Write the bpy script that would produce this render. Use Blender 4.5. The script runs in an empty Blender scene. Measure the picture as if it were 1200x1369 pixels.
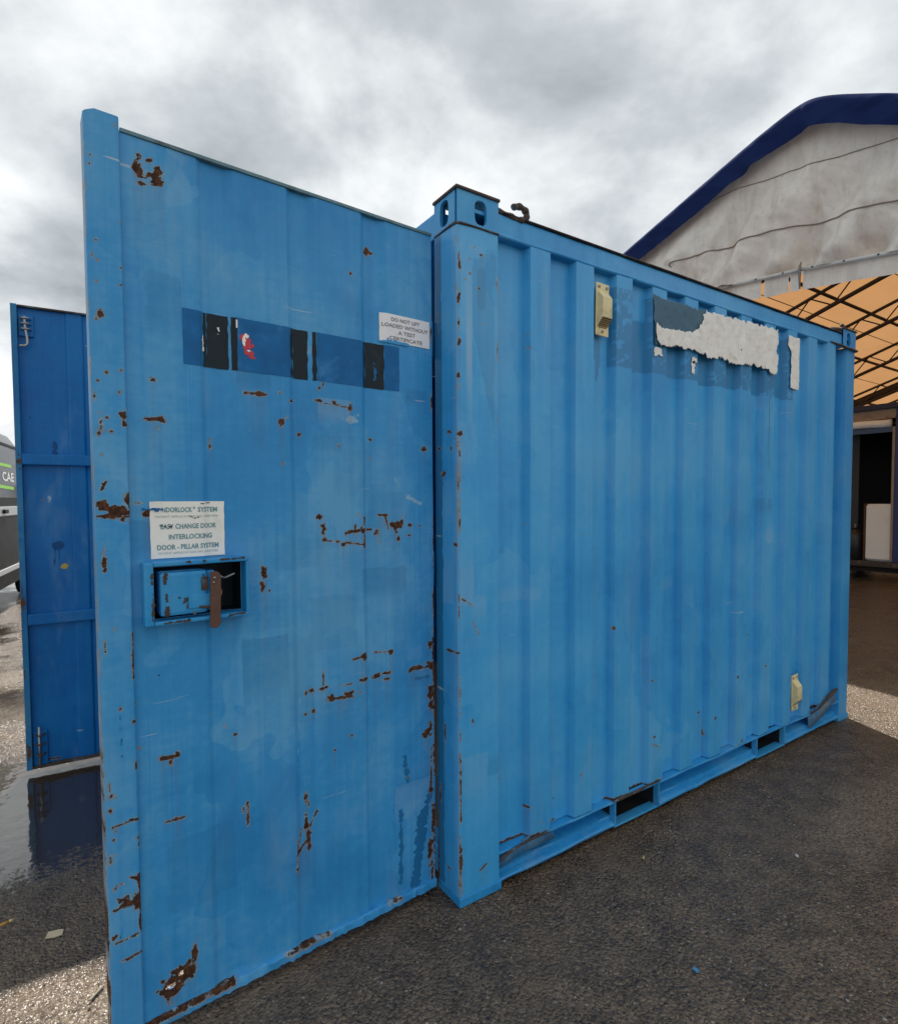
import bpy, bmesh, math, random
import numpy as np
from mathutils import Vector, Matrix
random.seed(7); rng = np.random.default_rng(7)
scene = bpy.context.scene
COL = scene.collection

# ------------------------------------------------------------------ camera
cam_d = bpy.data.cameras.new('camera'); cam = bpy.data.objects.new('camera', cam_d); COL.objects.link(cam)
YAW, PITCH, ROLL = 0.98237, 0.04062, -0.00556
w_ = Vector((math.cos(YAW)*math.cos(PITCH), math.sin(YAW)*math.cos(PITCH), -math.sin(PITCH)))
r_ = Vector((math.sin(YAW), -math.cos(YAW), 0)); u_ = r_.cross(w_)
r2 = r_*math.cos(ROLL) + u_*math.sin(ROLL); u2 = -r_*math.sin(ROLL) + u_*math.cos(ROLL)
m = Matrix((r2, u2, -w_)).transposed().to_4x4(); m.translation = Vector((-1.0686, -1.5457, 1.3931)); cam.matrix_world = m
cam_d.sensor_fit = 'HORIZONTAL'; cam_d.sensor_width = 36; cam_d.lens = 756.74/1200*36
cam_d.shift_y = 14.04/1200; cam_d.clip_start = 0.02; cam_d.clip_end = 2000
scene.camera = cam

# ------------------------------------------------------------------ light
SUN = Vector((0.60, 1.5, 2.36)).normalized()
sd = bpy.data.lights.new('sun', 'SUN'); sd.energy = 5.0; sd.angle = math.radians(0.6); sd.color = (1, 0.955, 0.89)
so = bpy.data.objects.new('sun', sd); COL.objects.link(so); so.rotation_euler = SUN.to_track_quat('Z', 'Y').to_euler(); so.location = SUN*50
world = bpy.data.worlds.new('World'); scene.world = world; world.use_nodes = True
scene.view_settings.view_transform = 'Standard'; scene.view_settings.look = 'None'
scene.view_settings.exposure = 0.42; scene.view_settings.gamma = 1; scene.view_settings.use_curve_mapping = False

scene.cycles.max_bounces = 6; scene.cycles.diffuse_bounces = 3; scene.cycles.glossy_bounces = 3; scene.cycles.transmission_bounces = 3

class NT:
    """small node-tree writer"""
    def __init__(s, tree): s.t = tree; s.n = tree.nodes; s.l = tree.links
    def put(s, sock, v):
        if isinstance(v, bpy.types.NodeSocket): s.l.new(v, sock)
        elif v is not None:
            try: sock.default_value = v
            except Exception:
                sock.default_value = (*v, 1) if len(v) == 3 else v
    def node(s, typ, ins=None, **kw):
        n = s.n.new(typ)
        for k, v in kw.items(): setattr(n, k, v)
        for k, v in (ins or {}).items(): s.put(n.inputs[k], v)
        return n
    def math(s, op, a, b=None, c=None, clamp=False):
        n = s.n.new('ShaderNodeMath'); n.operation = op; n.use_clamp = clamp
        for i, v in enumerate((a, b, c)):
            if v is not None: s.put(n.inputs[i], v)
        return n.outputs[0]
    def vmath(s, op, a, b=None):
        n = s.n.new('ShaderNodeVectorMath'); n.operation = op
        s.put(n.inputs[0], a)
        if b is not None: s.put(n.inputs[1], b)
        return n.outputs['Value'] if op in ('DOT_PRODUCT', 'LENGTH') else n.outputs[0]
    def noise(s, vec, scale, detail=4, rough=.55, dist=0, out='Fac'):
        n = s.n.new('ShaderNodeTexNoise'); s.put(n.inputs['Vector'], vec)
        n.inputs['Scale'].default_value = scale; n.inputs['Detail'].default_value = detail
        n.inputs['Roughness'].default_value = rough; n.inputs['Distortion'].default_value = dist
        return n.outputs[out]
    def voro(s, vec, scale, feature='F1', out='Distance', rand=1):
        n = s.n.new('ShaderNodeTexVoronoi'); n.feature = feature; s.put(n.inputs['Vector'], vec)
        n.inputs['Scale'].default_value = scale; n.inputs['Randomness'].default_value = rand
        return n.outputs[out]
    def smooth(s, v, lo, hi, a=0.0, b=1.0):
        n = s.n.new('ShaderNodeMapRange'); n.interpolation_type = 'SMOOTHSTEP'; s.put(n.inputs[0], v)
        for i, x in enumerate((lo, hi, a, b)): n.inputs[i+1].default_value = x
        return n.outputs[0]
    def mix(s, f, a, b, mode='MIX'):
        n = s.n.new('ShaderNodeMix'); n.data_type = 'RGBA'; n.blend_type = mode
        s.put(n.inputs[0], f); s.put(n.inputs[6], a); s.put(n.inputs[7], b); return n.outputs[2]
    def map(s, vec, scale=(1, 1, 1), loc=(0, 0, 0), rot=(0, 0, 0)):
        n = s.n.new('ShaderNodeMapping'); s.put(n.inputs[0], vec); n.inputs['Scale'].default_value = scale
        n.inputs['Location'].default_value = loc; n.inputs['Rotation'].default_value = rot; return n.outputs[0]
    def ramp(s, f, stops):
        n = s.n.new('ShaderNodeValToRGB'); s.put(n.inputs[0], f); e = n.color_ramp.elements
        while len(e) < len(stops): e.new(0.5)
        for el, (p, c) in zip(e, stops): el.position = p; el.color = (*c, 1)
        return n.outputs[0]

# sky: thin Nishita blue seen through rare gaps in a broken grey-white cloud sheet
W = NT(world.node_tree); W.n.clear()
sky = W.node('ShaderNodeTexSky', sky_type='NISHITA', sun_disc=False)
sky.sun_elevation = math.asin(SUN.z); sky.sun_rotation = math.atan2(SUN.x, SUN.y); sky.air_density = 1; sky.dust_density = 2
tc = W.node('ShaderNodeTexCoord').outputs['Generated']
sx = W.node('ShaderNodeSeparateXYZ', {0: tc})
dz = W.math('ADD', W.math('MAXIMUM', sx.outputs[2], 0.0), 0.42)
pv = W.node('ShaderNodeCombineXYZ', {0: W.math('DIVIDE', sx.outputs[0], dz), 1: W.math('DIVIDE', sx.outputs[1], dz), 2: 0.37}).outputs[0]
pv = W.map(pv, (1, 1, 1), (6.12, 3.74, 0.0), (0, 0, 0.5))
n1 = W.noise(pv, 2.6, 8, 0.56, 0.12)
n2 = W.noise(W.map(pv, (1, 1, 1), (4.1, 2.7, 0)), 0.85, 2, 0.5)
cl = W.math('ADD', W.math('MULTIPLY', n1, 0.62), W.math('MULTIPLY', n2, 0.38))
ccol = W.ramp(cl, [(0.34, (2.7, 3.0, 3.3)), (0.44, (4.5, 4.85, 5.1)), (0.525, (6.9, 7.15, 7.3)), (0.66, (9.9, 10.0, 9.9))])
#glow = W.math('POWER', W.math('MAXIMUM', W.vmath('DOT_PRODUCT', tc, tuple(SUN)), 0.0), 5.0)
#ccol = W.mix(1.0, ccol, W.node('ShaderNodeCombineXYZ', {0: W.math('MULTIPLY_ADD', glow, 0.22, 1.0), 1: W.math('MULTIPLY_ADD', glow, 0.22, 1.0), 2: W.math('MULTIPLY_ADD', glow, 0.21, 1.0)}).outputs[0], 'MULTIPLY')
cover = W.smooth(W.math('ADD', W.math('MULTIPLY', n1, .5), W.math('MULTIPLY', n2, .5)), 0.24, 0.36, 0.75, 1.0)
skc = W.mix(cover, sky.outputs[0], ccol)
bg = W.node('ShaderNodeBackground', {0: skc, 1: 0.1})
W.l.new(bg.outputs[0], W.node('ShaderNodeOutputWorld').inputs[0])

# ------------------------------------------------------------------ mesh helpers
def obj(name, me, mats=None, parent=None, loc=None, rot=None, **props):
    o = bpy.data.objects.new(name, me); COL.objects.link(o)
    if mats:
        for mt in (mats if isinstance(mats, (list, tuple)) else [mats]): me.materials.append(mt)
    if parent: o.parent = parent
    if loc: o.location = loc
    if rot: o.rotation_euler = rot
    for k, v in props.items(): o[k] = v
    return o
def empty(name, loc=(0, 0, 0), rz=0, **props):
    o = bpy.data.objects.new(name, None); COL.objects.link(o); o.location = loc; o.rotation_euler = (0, 0, rz); o.empty_display_size = .1
    for k, v in props.items(): o[k] = v
    return o
class MB:
    """collects shapes; build() links them as one mesh"""
    def __init__(s): s.v = []; s.f = []; s.mi = []; s.sm = []
    def add(s, v, f, mi=0, smooth=False):
        b = len(s.v); s.v += [tuple(x) for x in v]; s.f += [tuple(i+b for i in q) for q in f]; s.mi += [mi]*len(f); s.sm += [smooth]*len(f); return s
    def box(s, x0, x1, y0, y1, z0, z1, bev=0.002, mi=0):
        bm = bmesh.new(); bmesh.ops.create_cube(bm, size=1)
        for v in bm.verts: v.co = ((x0+x1)/2+v.co.x*(x1-x0), (y0+y1)/2+v.co.y*(y1-y0), (z0+z1)/2+v.co.z*(z1-z0))
        if bev: bmesh.ops.bevel(bm, geom=bm.edges[:], offset=min(bev, .45*min(x1-x0, y1-y0, z1-z0)), segments=2, profile=.6, affect='EDGES')
        return s.bm(bm, mi)
    def bm(s, bm, mi=0, smooth=False):
        bm.verts.index_update(); s.add([v.co[:] for v in bm.verts], [[v.index for v in f.verts] for f in bm.faces], mi, smooth); bm.free(); return s
    def tube(s, pts, r, n=8, mi=0, cap=True):
        pts = [Vector(p) for p in pts]; rr = r if isinstance(r, (list, tuple)) else [r]*len(pts); V = []; F = []
        up = None
        for i, p in enumerate(pts):
            t = (pts[min(i+1, len(pts)-1)]-pts[max(i-1, 0)]).normalized()
            if up is None: up = t.orthogonal().normalized()
            a = (up - t*up.dot(t)).normalized(); up = a; b = t.cross(a)
            V += [p+(a*math.cos(2*math.pi*k/n)+b*math.sin(2*math.pi*k/n))*rr[i] for k in range(n)]
        for i in range(len(pts)-1):
            for k in range(n): F.append((i*n+k, i*n+(k+1) % n, (i+1)*n+(k+1) % n, (i+1)*n+k))
        if cap: F.append(tuple(range(n))[::-1]); F.append(tuple((len(pts)-1)*n+k for k in range(n)))
        return s.add(V, F, mi, True)
    def cyl(s, c, axis, r, h, n=20, mi=0):
        a = Vector(axis).normalized(); c = Vector(c); return s.tube([c-a*h/2, c+a*h/2], r, n, mi)
    def build(s, name, mats, parent=None, **kw):
        me = bpy.data.meshes.new(name); me.from_pydata(s.v, [], s.f)
        me.polygons.foreach_set('material_index', s.mi); me.polygons.foreach_set('use_smooth', s.sm); me.update()
        return obj(name, me, mats, parent, **kw)
def box_obj(name, b, mat, parent=None, bev=.002, **kw): return MB().box(*b, bev=bev).build(name, mat, parent, **kw)
def smooth_all(me, ang=None):
    me.polygons.foreach_set('use_smooth', [True]*len(me.polygons))
    if ang is not None: me.set_sharp_from_angle(angle=math.radians(ang))
def text_geo(body, size, width=None, bold=0.0, spacing=1.0):
    """flat letters in the xz plane, centred on x, baseline z = 0"""
    c = bpy.data.curves.new('t', 'FONT'); c.body = body; c.size = size; c.offset = bold; c.align_x = 'CENTER'; c.space_character = spacing; c.resolution_u = 2
    o = bpy.data.objects.new('t', c); COL.objects.link(o); me = bpy.data.meshes.new_from_object(o)
    V = np.array([v.co[:] for v in me.vertices]); F = [tuple(p.vertices) for p in me.polygons]
    bpy.data.objects.remove(o); bpy.data.meshes.remove(me); bpy.data.curves.remove(c)
    if width: V[:, 0] *= width/(V[:, 0].max()-V[:, 0].min())
    return [(x, 0, y) for x, y, _ in V], F

# value noise on arrays, for wear maps and cloth folds
_tab = rng.random((256, 256))
def vnoise(x, y, seed=0):
    x = np.asarray(x, float)+seed*17.3; y = np.asarray(y, float)+seed*9.1
    xi = np.floor(x).astype(int); yi = np.floor(y).astype(int); fx = x-xi; fy = y-yi
    fx = fx*fx*(3-2*fx); fy = fy*fy*(3-2*fy); t = _tab
    g = lambda a, b: t[a % 256, b % 256]
    return (g(xi, yi)*(1-fx)+g(xi+1, yi)*fx)*(1-fy)+(g(xi, yi+1)*(1-fx)+g(xi+1, yi+1)*fx)*fy
def fbm(x, y, oct=4, seed=0):
    s = 0; a = .5
    for i in range(oct): s = s+a*vnoise(x*2**i, y*2**i, seed+i); a *= .5
    return s
def wear_field(x, z, marks, unit=.006, rough=.45, seed=0, k=1.0):
    """signed depth inside the nearest mark, in units of 6 mm, clipped to -1..1"""
    best = np.full(x.shape, -1.0)
    n1 = fbm(x*75, z*95, 3, seed)-.44; n2 = fbm(x*220, z*220, 2, seed+5)-.37
    for mk in marks:
        if k != 1: mk = (*mk[:2], mk[2]*k, mk[3]*k) if len(mk) == 4 else (*mk[:4], mk[4]*k)
        if len(mk) == 4: cx, cz, a, b = mk; x0, x1, z0, z1 = cx-a, cx+a, cz-b, cz+b; s = min(a, b)
        else: ax, az, bx, bz, wd = mk; x0, x1, z0, z1 = min(ax, bx)-wd, max(ax, bx)+wd, min(az, bz)-wd, max(az, bz)+wd; s = wd
        pad = .02; sel = (x > x0-pad) & (x < x1+pad) & (z > z0-pad) & (z < z1+pad)
        if not sel.any(): continue
        X = x[sel]; Z = z[sel]; s = max(s, .0022)
        if len(mk) == 4:
            q = np.hypot((X-cx)/max(a, .002), (Z-cz)/max(b, .002)); d = (1-q)*s
        else:
            dx, dz = bx-ax, bz-az; L2 = dx*dx+dz*dz+1e-9; t = np.clip(((X-ax)*dx+(Z-az)*dz)/L2, 0, 1)
            d = max(wd, .0018)*(.65+.7*vnoise(t*math.sqrt(L2)*120, t*0, seed+3))-np.hypot(X-ax-t*dx, Z-az-t*dz)
        d = d-.0006+n1[sel]*min(s, .018)*rough*4.2+n2[sel]*min(s, .008)*rough*2.6
        best[sel] = np.maximum(best[sel], np.clip(d/unit, -1, 1))
    return best
def patches(X, Z, base, n, x0, x1, z0, z1, seed, pale=.45):
    """roller-wide touch-up squares: fresher (darker) or chalkier (paler) than the old coat"""
    r = np.random.default_rng(seed); jx = X+.010*(fbm(X*34, Z*34, 2, seed)-.37); jz = Z+.010*(fbm(X*34, Z*34, 2, seed+7)-.37); out = base.copy()
    for _ in range(n):
        cx_, cz_ = r.uniform(x0, x1), r.uniform(z0, z1); a, b = r.uniform(.03, .10), r.uniform(.04, .17); s = -r.uniform(.22, .36) if r.random() < pale else r.uniform(.17, .245)
        m = (np.abs(jx-cx_) < a) & (np.abs(jz-cz_) < b) & (np.abs(out) < .2); fade = np.clip((b-(jz-cz_)*np.sign(r.random()-.5))/(2*b)*1.6, .35, 1); out = np.where(m, s*fade, out)
    return out
def run_down(w, decay=.955, seed=0):
    """rust water that ran down from each bare patch; rows go upward"""
    s = np.zeros_like(w); acc = np.zeros(w.shape[1]); src = np.clip(w*2, 0, 1)
    for i in range(w.shape[0]-1, -1, -1): acc = np.maximum(acc*decay, src[i]); s[i] = acc
    return s
def set_attr(me, name, arr):
    a = me.attributes.new(name, 'FLOAT', 'POINT'); a.data.foreach_set('value', (np.asarray(arr, np.float32)+(1 if name == 'wear' else 0)).ravel())
def grid_mesh(name, P, keep=None):
    """P: (rows, cols, 3) -> quad sheet; keep: (rows-1, cols-1) bool"""
    R, C = P.shape[:2]; idx = np.arange(R*C).reshape(R, C)
    q = np.stack([idx[:-1, :-1], idx[:-1, 1:], idx[1:, 1:], idx[1:, :-1]], -1)
    q = q[keep] if keep is not None else q.reshape(-1, 4)
    me = bpy.data.meshes.new(name); n = len(q)
    me.vertices.add(R*C); me.vertices.foreach_set('co', P.reshape(-1).astype(np.float32))
    me.loops.add(n*4); me.loops.foreach_set('vertex_index', q.reshape(-1).astype(np.int32))
    me.polygons.add(n); me.polygons.foreach_set('loop_start', np.arange(0, n*4, 4, dtype=np.int32))
    me.update(calc_edges=True); me.validate(); return me

# ------------------------------------------------------------------ materials
def new_mat(name):
    m = bpy.data.materials.new(name); m.use_nodes = True; t = NT(m.node_tree); t.n.clear()
    out = t.node('ShaderNodeOutputMaterial'); b = t.node('ShaderNodeBsdfPrincipled'); t.l.new(b.outputs[0], out.inputs[0])
    t.out = out; t.b = b; t.co = t.node('ShaderNodeTexCoord').outputs['Object']; return m, t
def bump(t, h, strength=.3, dist=.002, prev=None):
    n = t.node('ShaderNodeBump', {'Height': h, 'Strength': strength, 'Distance': dist})
    if prev is not None: t.l.new(prev, n.inputs['Normal'])
    return n.outputs[0]
def simple(name, col, rough=.5, metal=0, var=.15, scale=12, bs=.15, bd=.002, spec=.5, dirt=None):
    m, t = new_mat(name); n = t.noise(t.co, scale, 5, .6)
    c = t.mix(n, tuple(x*(1-var) for x in col), tuple(min(1, x*(1+var)) for x in col))
    if dirt: c = t.mix(t.smooth(t.noise(t.co, scale*.4, 6, .65, .4), .5, .75), c, dirt)
    t.put(t.b.inputs['Base Color'], c); t.put(t.b.inputs['Roughness'], t.math('MULTIPLY_ADD', n, .2, rough-.1)); t.b.inputs['Metallic'].default_value = metal
    t.b.inputs['Specular IOR Level'].default_value = spec
    t.put(t.b.inputs['Normal'], bump(t, t.noise(t.co, scale*6, 4), bs, bd)); return m
def paint(name, blue, dark, pale, wear=True, chips=.5, spec=.25):
    """weathered oil paint on steel: fading, brush patches, run streaks, chips, rust from the 'wear' map"""
    m, t = new_mat(name); co = t.co
    big = t.noise(co, 1.7, 2, .5, .3); mid = t.noise(co, 7, 3, .6, .4)
    streak = t.noise(t.map(co, (42, 42, 1.1)), 1.0, 2, .6)
    patch = t.voro(t.vmath('ADD', t.map(co, (3.2, 3.2, 2.4)), t.vmath('MULTIPLY', t.noise(co, 6, 2, .6, 0, 'Color'), (.9, .9, .9))), 1.0, 'F1', 'Color'); psep = t.node('ShaderNodeSeparateColor', {0: patch}).outputs[0]
    brush = t.noise(t.map(co, (9, 9, 90)), 1.0, 1, .6)
    v = t.math('ADD', t.math('MULTIPLY', big, .60), t.math('MULTIPLY', streak, .15))
    v = t.math('ADD', v, t.math('MULTIPLY', mid, .22)); v = t.math('ADD', v, t.math('MULTIPLY', psep, .11)); v = t.math('ADD', v, t.math('MULTIPLY', brush, .06)); v = t.math('ADD', v, t.math('MULTIPLY_ADD', t.noise(co, 38, 3, .7), .14, -.07))
    run = t.noise(t.map(co, (95, 95, .9)), 1.0, 1, .6); v = t.math('SUBTRACT', v, t.math('MULTIPLY', t.smooth(run, .60, .75), .045))
    c = t.ramp(v, [(.43, dark), (.56, blue), (.70, pale)])
    dust = t.smooth(t.noise(t.map(co, (5, 5, 1.4)), 1.0, 4, .7, .6), .52, .78, 0, .30)
    c = t.mix(dust, c, (.20, .36, .52))
    tint = t.node('ShaderNodeAttribute', attribute_name='tint').outputs['Fac']
    c = t.mix(t.smooth(tint, .12, .45), c, tuple(x*.62 for x in dark))
    c = t.mix(t.math('MULTIPLY', t.smooth(t.math('MULTIPLY', tint, -1), .15, .7), .6), c, (.42, .53, .60))
    # hairline pale scratches
    sc = t.noise(t.map(co, (3, 3, 70), rot=(0, .35, 0)), 1.0, 2, .5); sc2 = t.noise(co, 5, 3)
    scm = t.math('MULTIPLY', t.smooth(sc, .70, .73), t.smooth(sc2, .50, .60)); c = t.mix(t.math('MULTIPLY', scm, .6), c, (.5, .58, .62))
    # random pinhead chips
    vn = t.node('ShaderNodeTexVoronoi'); t.put(vn.inputs['Vector'], co); vn.inputs['Scale'].default_value = 30
    rs = t.node('ShaderNodeSeparateColor', {0: vn.outputs['Color']})
    rad = t.math('MULTIPLY', t.math('MULTIPLY', rs.outputs[1], rs.outputs[1]), .12)
    warp = t.math('MULTIPLY_ADD', t.noise(co, 160, 2), .12, -.06)
    chip = t.math('MULTIPLY', t.math('LESS_THAN', t.math('ADD', vn.outputs['Distance'], warp), rad), t.math('GREATER_THAN', rs.outputs[0], 1-.09*chips))
    chip = t.math('MULTIPLY', chip, t.smooth(t.noise(co, 2.6, 3), .42, .55))
    wr = t.math('SUBTRACT', t.node('ShaderNodeAttribute', attribute_name='wear').outputs['Fac'], 1.0) if wear else None
    rust = t.ramp(t.noise(co, 70, 4, .7, .5), [(.3, (.022, .010, .007)), (.48, (.055, .024, .014)), (.64, (.13, .055, .025)), (.8, (.075, .04, .024))])
    if wear:
        wn = t.math('ADD', wr, t.math('MULTIPLY_ADD', t.noise(co, 300, 3, .7), 1.5, -.75))
        halo = t.math('MULTIPLY', t.smooth(wn, -.60, -.15), .7)
        stain = t.math('MULTIPLY', t.smooth(wr, -.98, -.2), .25)
        sa = t.node('ShaderNodeAttribute', attribute_name='stain').outputs['Fac']; c = t.mix(t.math('MULTIPLY', t.math('MULTIPLY', sa, t.smooth(t.noise(t.map(co, (160, 160, 6)), 1.0, 3), .30, .70)), .36), c, (.17, .12, .075))
        c = t.mix(stain, c, (.16, .15, .12))
        c = t.mix(halo, c, t.mix(t.smooth(t.noise(co, 30, 3), .4, .6), (.34, .22, .09), (.30, .40, .43)))
        rm = t.smooth(wn, .0, .14); c = t.mix(t.smooth(wn, -.14, .0), c, (.012, .022, .03))
        mask = t.math('MAXIMUM', rm, chip)
    else: rm = t.math('MULTIPLY', brush, 0.0); mask = chip
    c = t.mix(chip, c, (.015, .03, .045))
    if wear: c = t.mix(rm, c, rust)
    t.put(t.b.inputs['Base Color'], c); t.b.inputs['Specular IOR Level'].default_value = spec
    ro = t.math('ADD', t.math('MULTIPLY', mid, .22), .30)
    t.put(t.b.inputs['Roughness'], t.math('ADD', ro, t.math('MULTIPLY', mask, .42)))
    h = t.math('ADD', t.math('MULTIPLY', t.noise(t.map(co, (1, 1, 2.2)), 190, 2), .14), t.math('MULTIPLY', rm, -1.0))
    h = t.math('ADD', h, t.math('MULTIPLY', t.noise(co, 380, 2), t.math('MULTIPLY', rm, .9)))
    nrm = bump(t, h, .55, .0012)
    nrm = bump(t, t.noise(co, 4.5, 2, .4), .22, .02, nrm)     # the sheet is never quite flat
    t.put(t.b.inputs['Normal'], nrm); return m
BLUE = (.040, .290, .620); BLUE_D = (.026, .232, .540); BLUE_P = (.110, .370, .650)
PAINT = paint('weathered_blue_paint', BLUE, BLUE_D, BLUE_P)
PAINT_SIDE = paint('weathered_blue_side_paint', (.042, .350, .715), (.026, .290, .650), (.085, .400, .735), chips=.3, spec=.5)
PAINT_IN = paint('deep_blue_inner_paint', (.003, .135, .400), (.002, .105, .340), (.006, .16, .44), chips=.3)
RUST = simple('rusted_steel', (.085, .042, .025), .85, 0, .6, 60, .6, .002)
RUST_D = simple('dark_rusted_edge', (.055, .035, .026), .75, 0, .7, 45, .6, .002, dirt=(.14, .2, .24))
STEEL = simple('worn_galvanised_steel', (.34, .34, .34), .45, .8, .3, 30)
CAVITY_SHADE = simple('painted_cavity_shade', (.006, .009, .014), .8, 0, .3, 20)  # near-black colour standing in for shade inside the fork pockets
STICK_BLUE = simple('old_blue_vinyl', (.006, .125, .345), .5, 0, .4, 22, .3, .001, spec=.2, dirt=(.04, .22, .50))
STICK_SHADE_BLK = simple('black_tape_and_shade', (.012, .022, .030), .55, 0, .5, 16, .3, .001, spec=.2, dirt=(.03, .05, .065))  # tape on the door; also paints the shade in the lock recess
STICK_RED = simple('red_sticker_scrap', (.55, .03, .05), .5, 0, .3, 40)
WHITE = simple('aged_white_paper', (.86, .87, .83), .6, 0, .05, 25, .2, .001, dirt=(.74, .74, .68))
WHITE2 = simple('aged_grey_notice', (.82, .82, .85), .6, 0, .05, 25, .2, .001, dirt=(.68, .68, .68))
TEAL = simple('faded_teal_print', (.13, .30, .34), .7, 0, .35, 90)
TEAL_L = simple('pale_teal_print', (.34, .43, .42), .7, 0, .4, 90)
GREYP = simple('faded_grey_print', (.25, .25, .28), .7, 0, .35, 90)
CREAM = simple('cream_plastic', (.74, .64, .36), .5, 0, .10, 20, dirt=(.40, .33, .18))
YELLOW = simple('yellow_spot', (.45, .33, .06), .6, 0, .3, 60)

# ------------------------------------------------------------------ wear marks in metres on each face
# (x, z, half width, half height) patches and (x0, z0, x1, z1, half width) scratches
DOOR_RUST = [(-0.883,2.206,0.011,0.037),(-0.847,2.207,0.018,0.024),(-0.863,2.24,0.009,0.008),(-0.866,1.696,0.011,0.008),(-0.858,1.6,0.021,0.005),(-0.846,1.599,0.009,0.007),(-0.729,1.538,0.004,0.011),(-0.633,1.692,-0.579,1.693,0.0045),(-0.533,1.621,0.01,0.012),(-0.528,1.624,-0.515,1.636,0.002),(-0.501,1.684,0.006,0.006),(-0.419,1.688,0.014,0.006),(-0.402,1.685,-0.346,1.684,0.002),(-0.366,1.691,0.007,0.006),(-0.346,1.682,-0.315,1.68,0.003),(-0.313,1.682,0.008,0.012),(-0.416,1.728,0.005,0.006),(-0.401,1.746,-0.404,1.734,0.0024),(-0.246,2.177,0.008,0.012),(-0.23,2.174,0.008,0.006),(-0.307,2.093,0.004,0.003),(-0.477,1.588,0.004,0.006),(-0.24,1.587,0.007,0.006),(-0.241,1.525,0.006,0.007),(-0.037,1.564,0.012,0.007),(-0.538,1.702,0.004,0.003),(-0.887,1.361,0.01,0.008),(-0.868,1.37,0.012,0.004),(-0.902,1.388,0.009,0.003),(-0.42,1.345,0.009,0.009),(-0.408,1.304,0.007,0.023),(-0.406,1.272,0.006,0.01),(-0.402,1.27,-0.266,1.251,0.003),(-0.342,1.253,0.01,0.01),(-0.265,1.337,-0.266,1.244,0.004),(-0.276,1.297,0.012,0.013),(-0.334,1.292,-0.287,1.295,0.0055),(-0.3,1.312,-0.297,1.283,0.0035),(-0.291,1.349,-0.275,1.344,0.0024),(-0.216,1.29,0.01,0.015),(-0.213,1.277,-0.208,1.253,0.002),(-0.21,1.345,-0.182,1.342,0.0035),(-0.19,1.34,-0.179,1.296,0.003),(-0.145,1.307,0.019,0.015),(-0.165,1.32,-0.148,1.285,0.003),(-0.127,1.319,0.006,0.013),(-0.139,1.264,0.007,0.012),(-0.095,1.31,0.008,0.006),(-0.058,1.304,0.004,0.004),(-0.101,1.273,0.006,0.004),(-0.252,1.298,-0.238,1.298,0.0035),(-0.593,1.185,0.01,0.019),(-0.596,1.151,0.006,0.015),(-0.589,1.176,0.01,0.006),(-0.273,0.891,0.012,0.01),(-0.311,0.89,-0.273,0.891,0.004),(-0.229,0.895,-0.19,0.891,0.0024),(-0.175,0.889,0.008,0.009),(-0.274,0.815,0.015,0.009),(-0.225,0.816,0.013,0.008),(-0.191,0.821,0.018,0.006),(-0.188,0.801,0.016,0.005),(-0.416,0.818,0.012,0.006),(-0.415,0.871,-0.416,0.807,0.002),(-0.45,0.816,0.007,0.008),(-0.469,0.809,0.004,0.006),(-0.392,0.778,0.015,0.012),(-0.392,0.778,-0.315,0.771,0.006),(-0.33,0.784,0.018,0.008),(-0.291,0.78,0.008,0.005),(-0.356,0.813,-0.32,0.813,0.003),(-0.47,0.747,0.007,0.006),(-0.446,0.751,0.005,0.006),(-0.096,0.816,-0.006,0.81,0.0085),(-0.022,0.826,0.013,0.007),(-0.015,0.888,0.013,0.013),(-0.016,0.717,0.012,0.027),(-0.013,0.674,0.011,0.018),(-0.03,0.579,0.017,0.022),(-0.017,0.621,-0.014,0.589,0.0069),(-0.012,0.521,-0.016,0.375,0.0035),(-0.016,0.383,0.008,0.027),(-0.007,0.264,0.008,0.054),(-0.018,0.147,0.013,0.041),(0.004,2.027,0.004,1.964,0.0055),(0.006,1.837,0.008,1.787,0.0055),(-0.002,0.865,0.006,0.08),(0.002,1.336,0.003,1.153,0.0035),(-0.012,0.117,-0.012,0.036,0.0045),(-0.472,0.493,0.007,0.014),(-0.467,0.484,-0.463,0.458,0.002),(-0.475,0.441,-0.467,0.373,0.007),(-0.467,0.373,-0.465,0.333,0.008),(-0.439,0.44,-0.467,0.387,0.003),(-0.49,0.4,-0.511,0.281,0.002),(-0.472,0.358,-0.506,0.325,0.0035),(-0.503,0.37,-0.504,0.267,0.0024),(-0.849,0.724,0.018,0.006),(-0.829,0.727,0.008,0.008),(-0.846,0.712,0.005,0.007),(-0.866,0.729,0.007,0.003),(-0.86,0.557,-0.817,0.554,0.004),(-0.835,0.556,0.01,0.006),(-0.661,0.521,0.005,0.01),(-0.65,0.539,-0.651,0.472,0.0035),(-0.858,0.115,0.031,0.04),(-0.83,0.129,0.028,0.036),(-0.797,0.169,0.008,0.031),(-0.802,0.14,0.006,0.021),(-0.887,0.028,-0.812,0.036,0.006),(-0.812,0.036,-0.783,0.033,0.009),(-0.783,0.033,-0.728,0.028,0.006),(-0.07,0.033,-0.006,0.022,0.0045),(-0.112,0.445,0.004,0.004),(-0.724,0.02,-0.63,0.026,0.0035),(-0.917,0.769,0.005,0.004),(-0.322,0.647,0.004,0.005),(-0.379,0.615,0.004,0.004),(-0.856,1.583,-0.852,1.574,0.0014),(-0.729,1.558,0.003,0.003),(-0.531,1.499,0.004,0.003),(-0.355,1.562,0.005,0.004),(-0.703,1.147,0.002,0.004),(-0.577,1.134,0.003,0.003),(-0.677,0.739,0.006,0.004),(-0.705,0.774,-0.705,0.763,0.002)]
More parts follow.
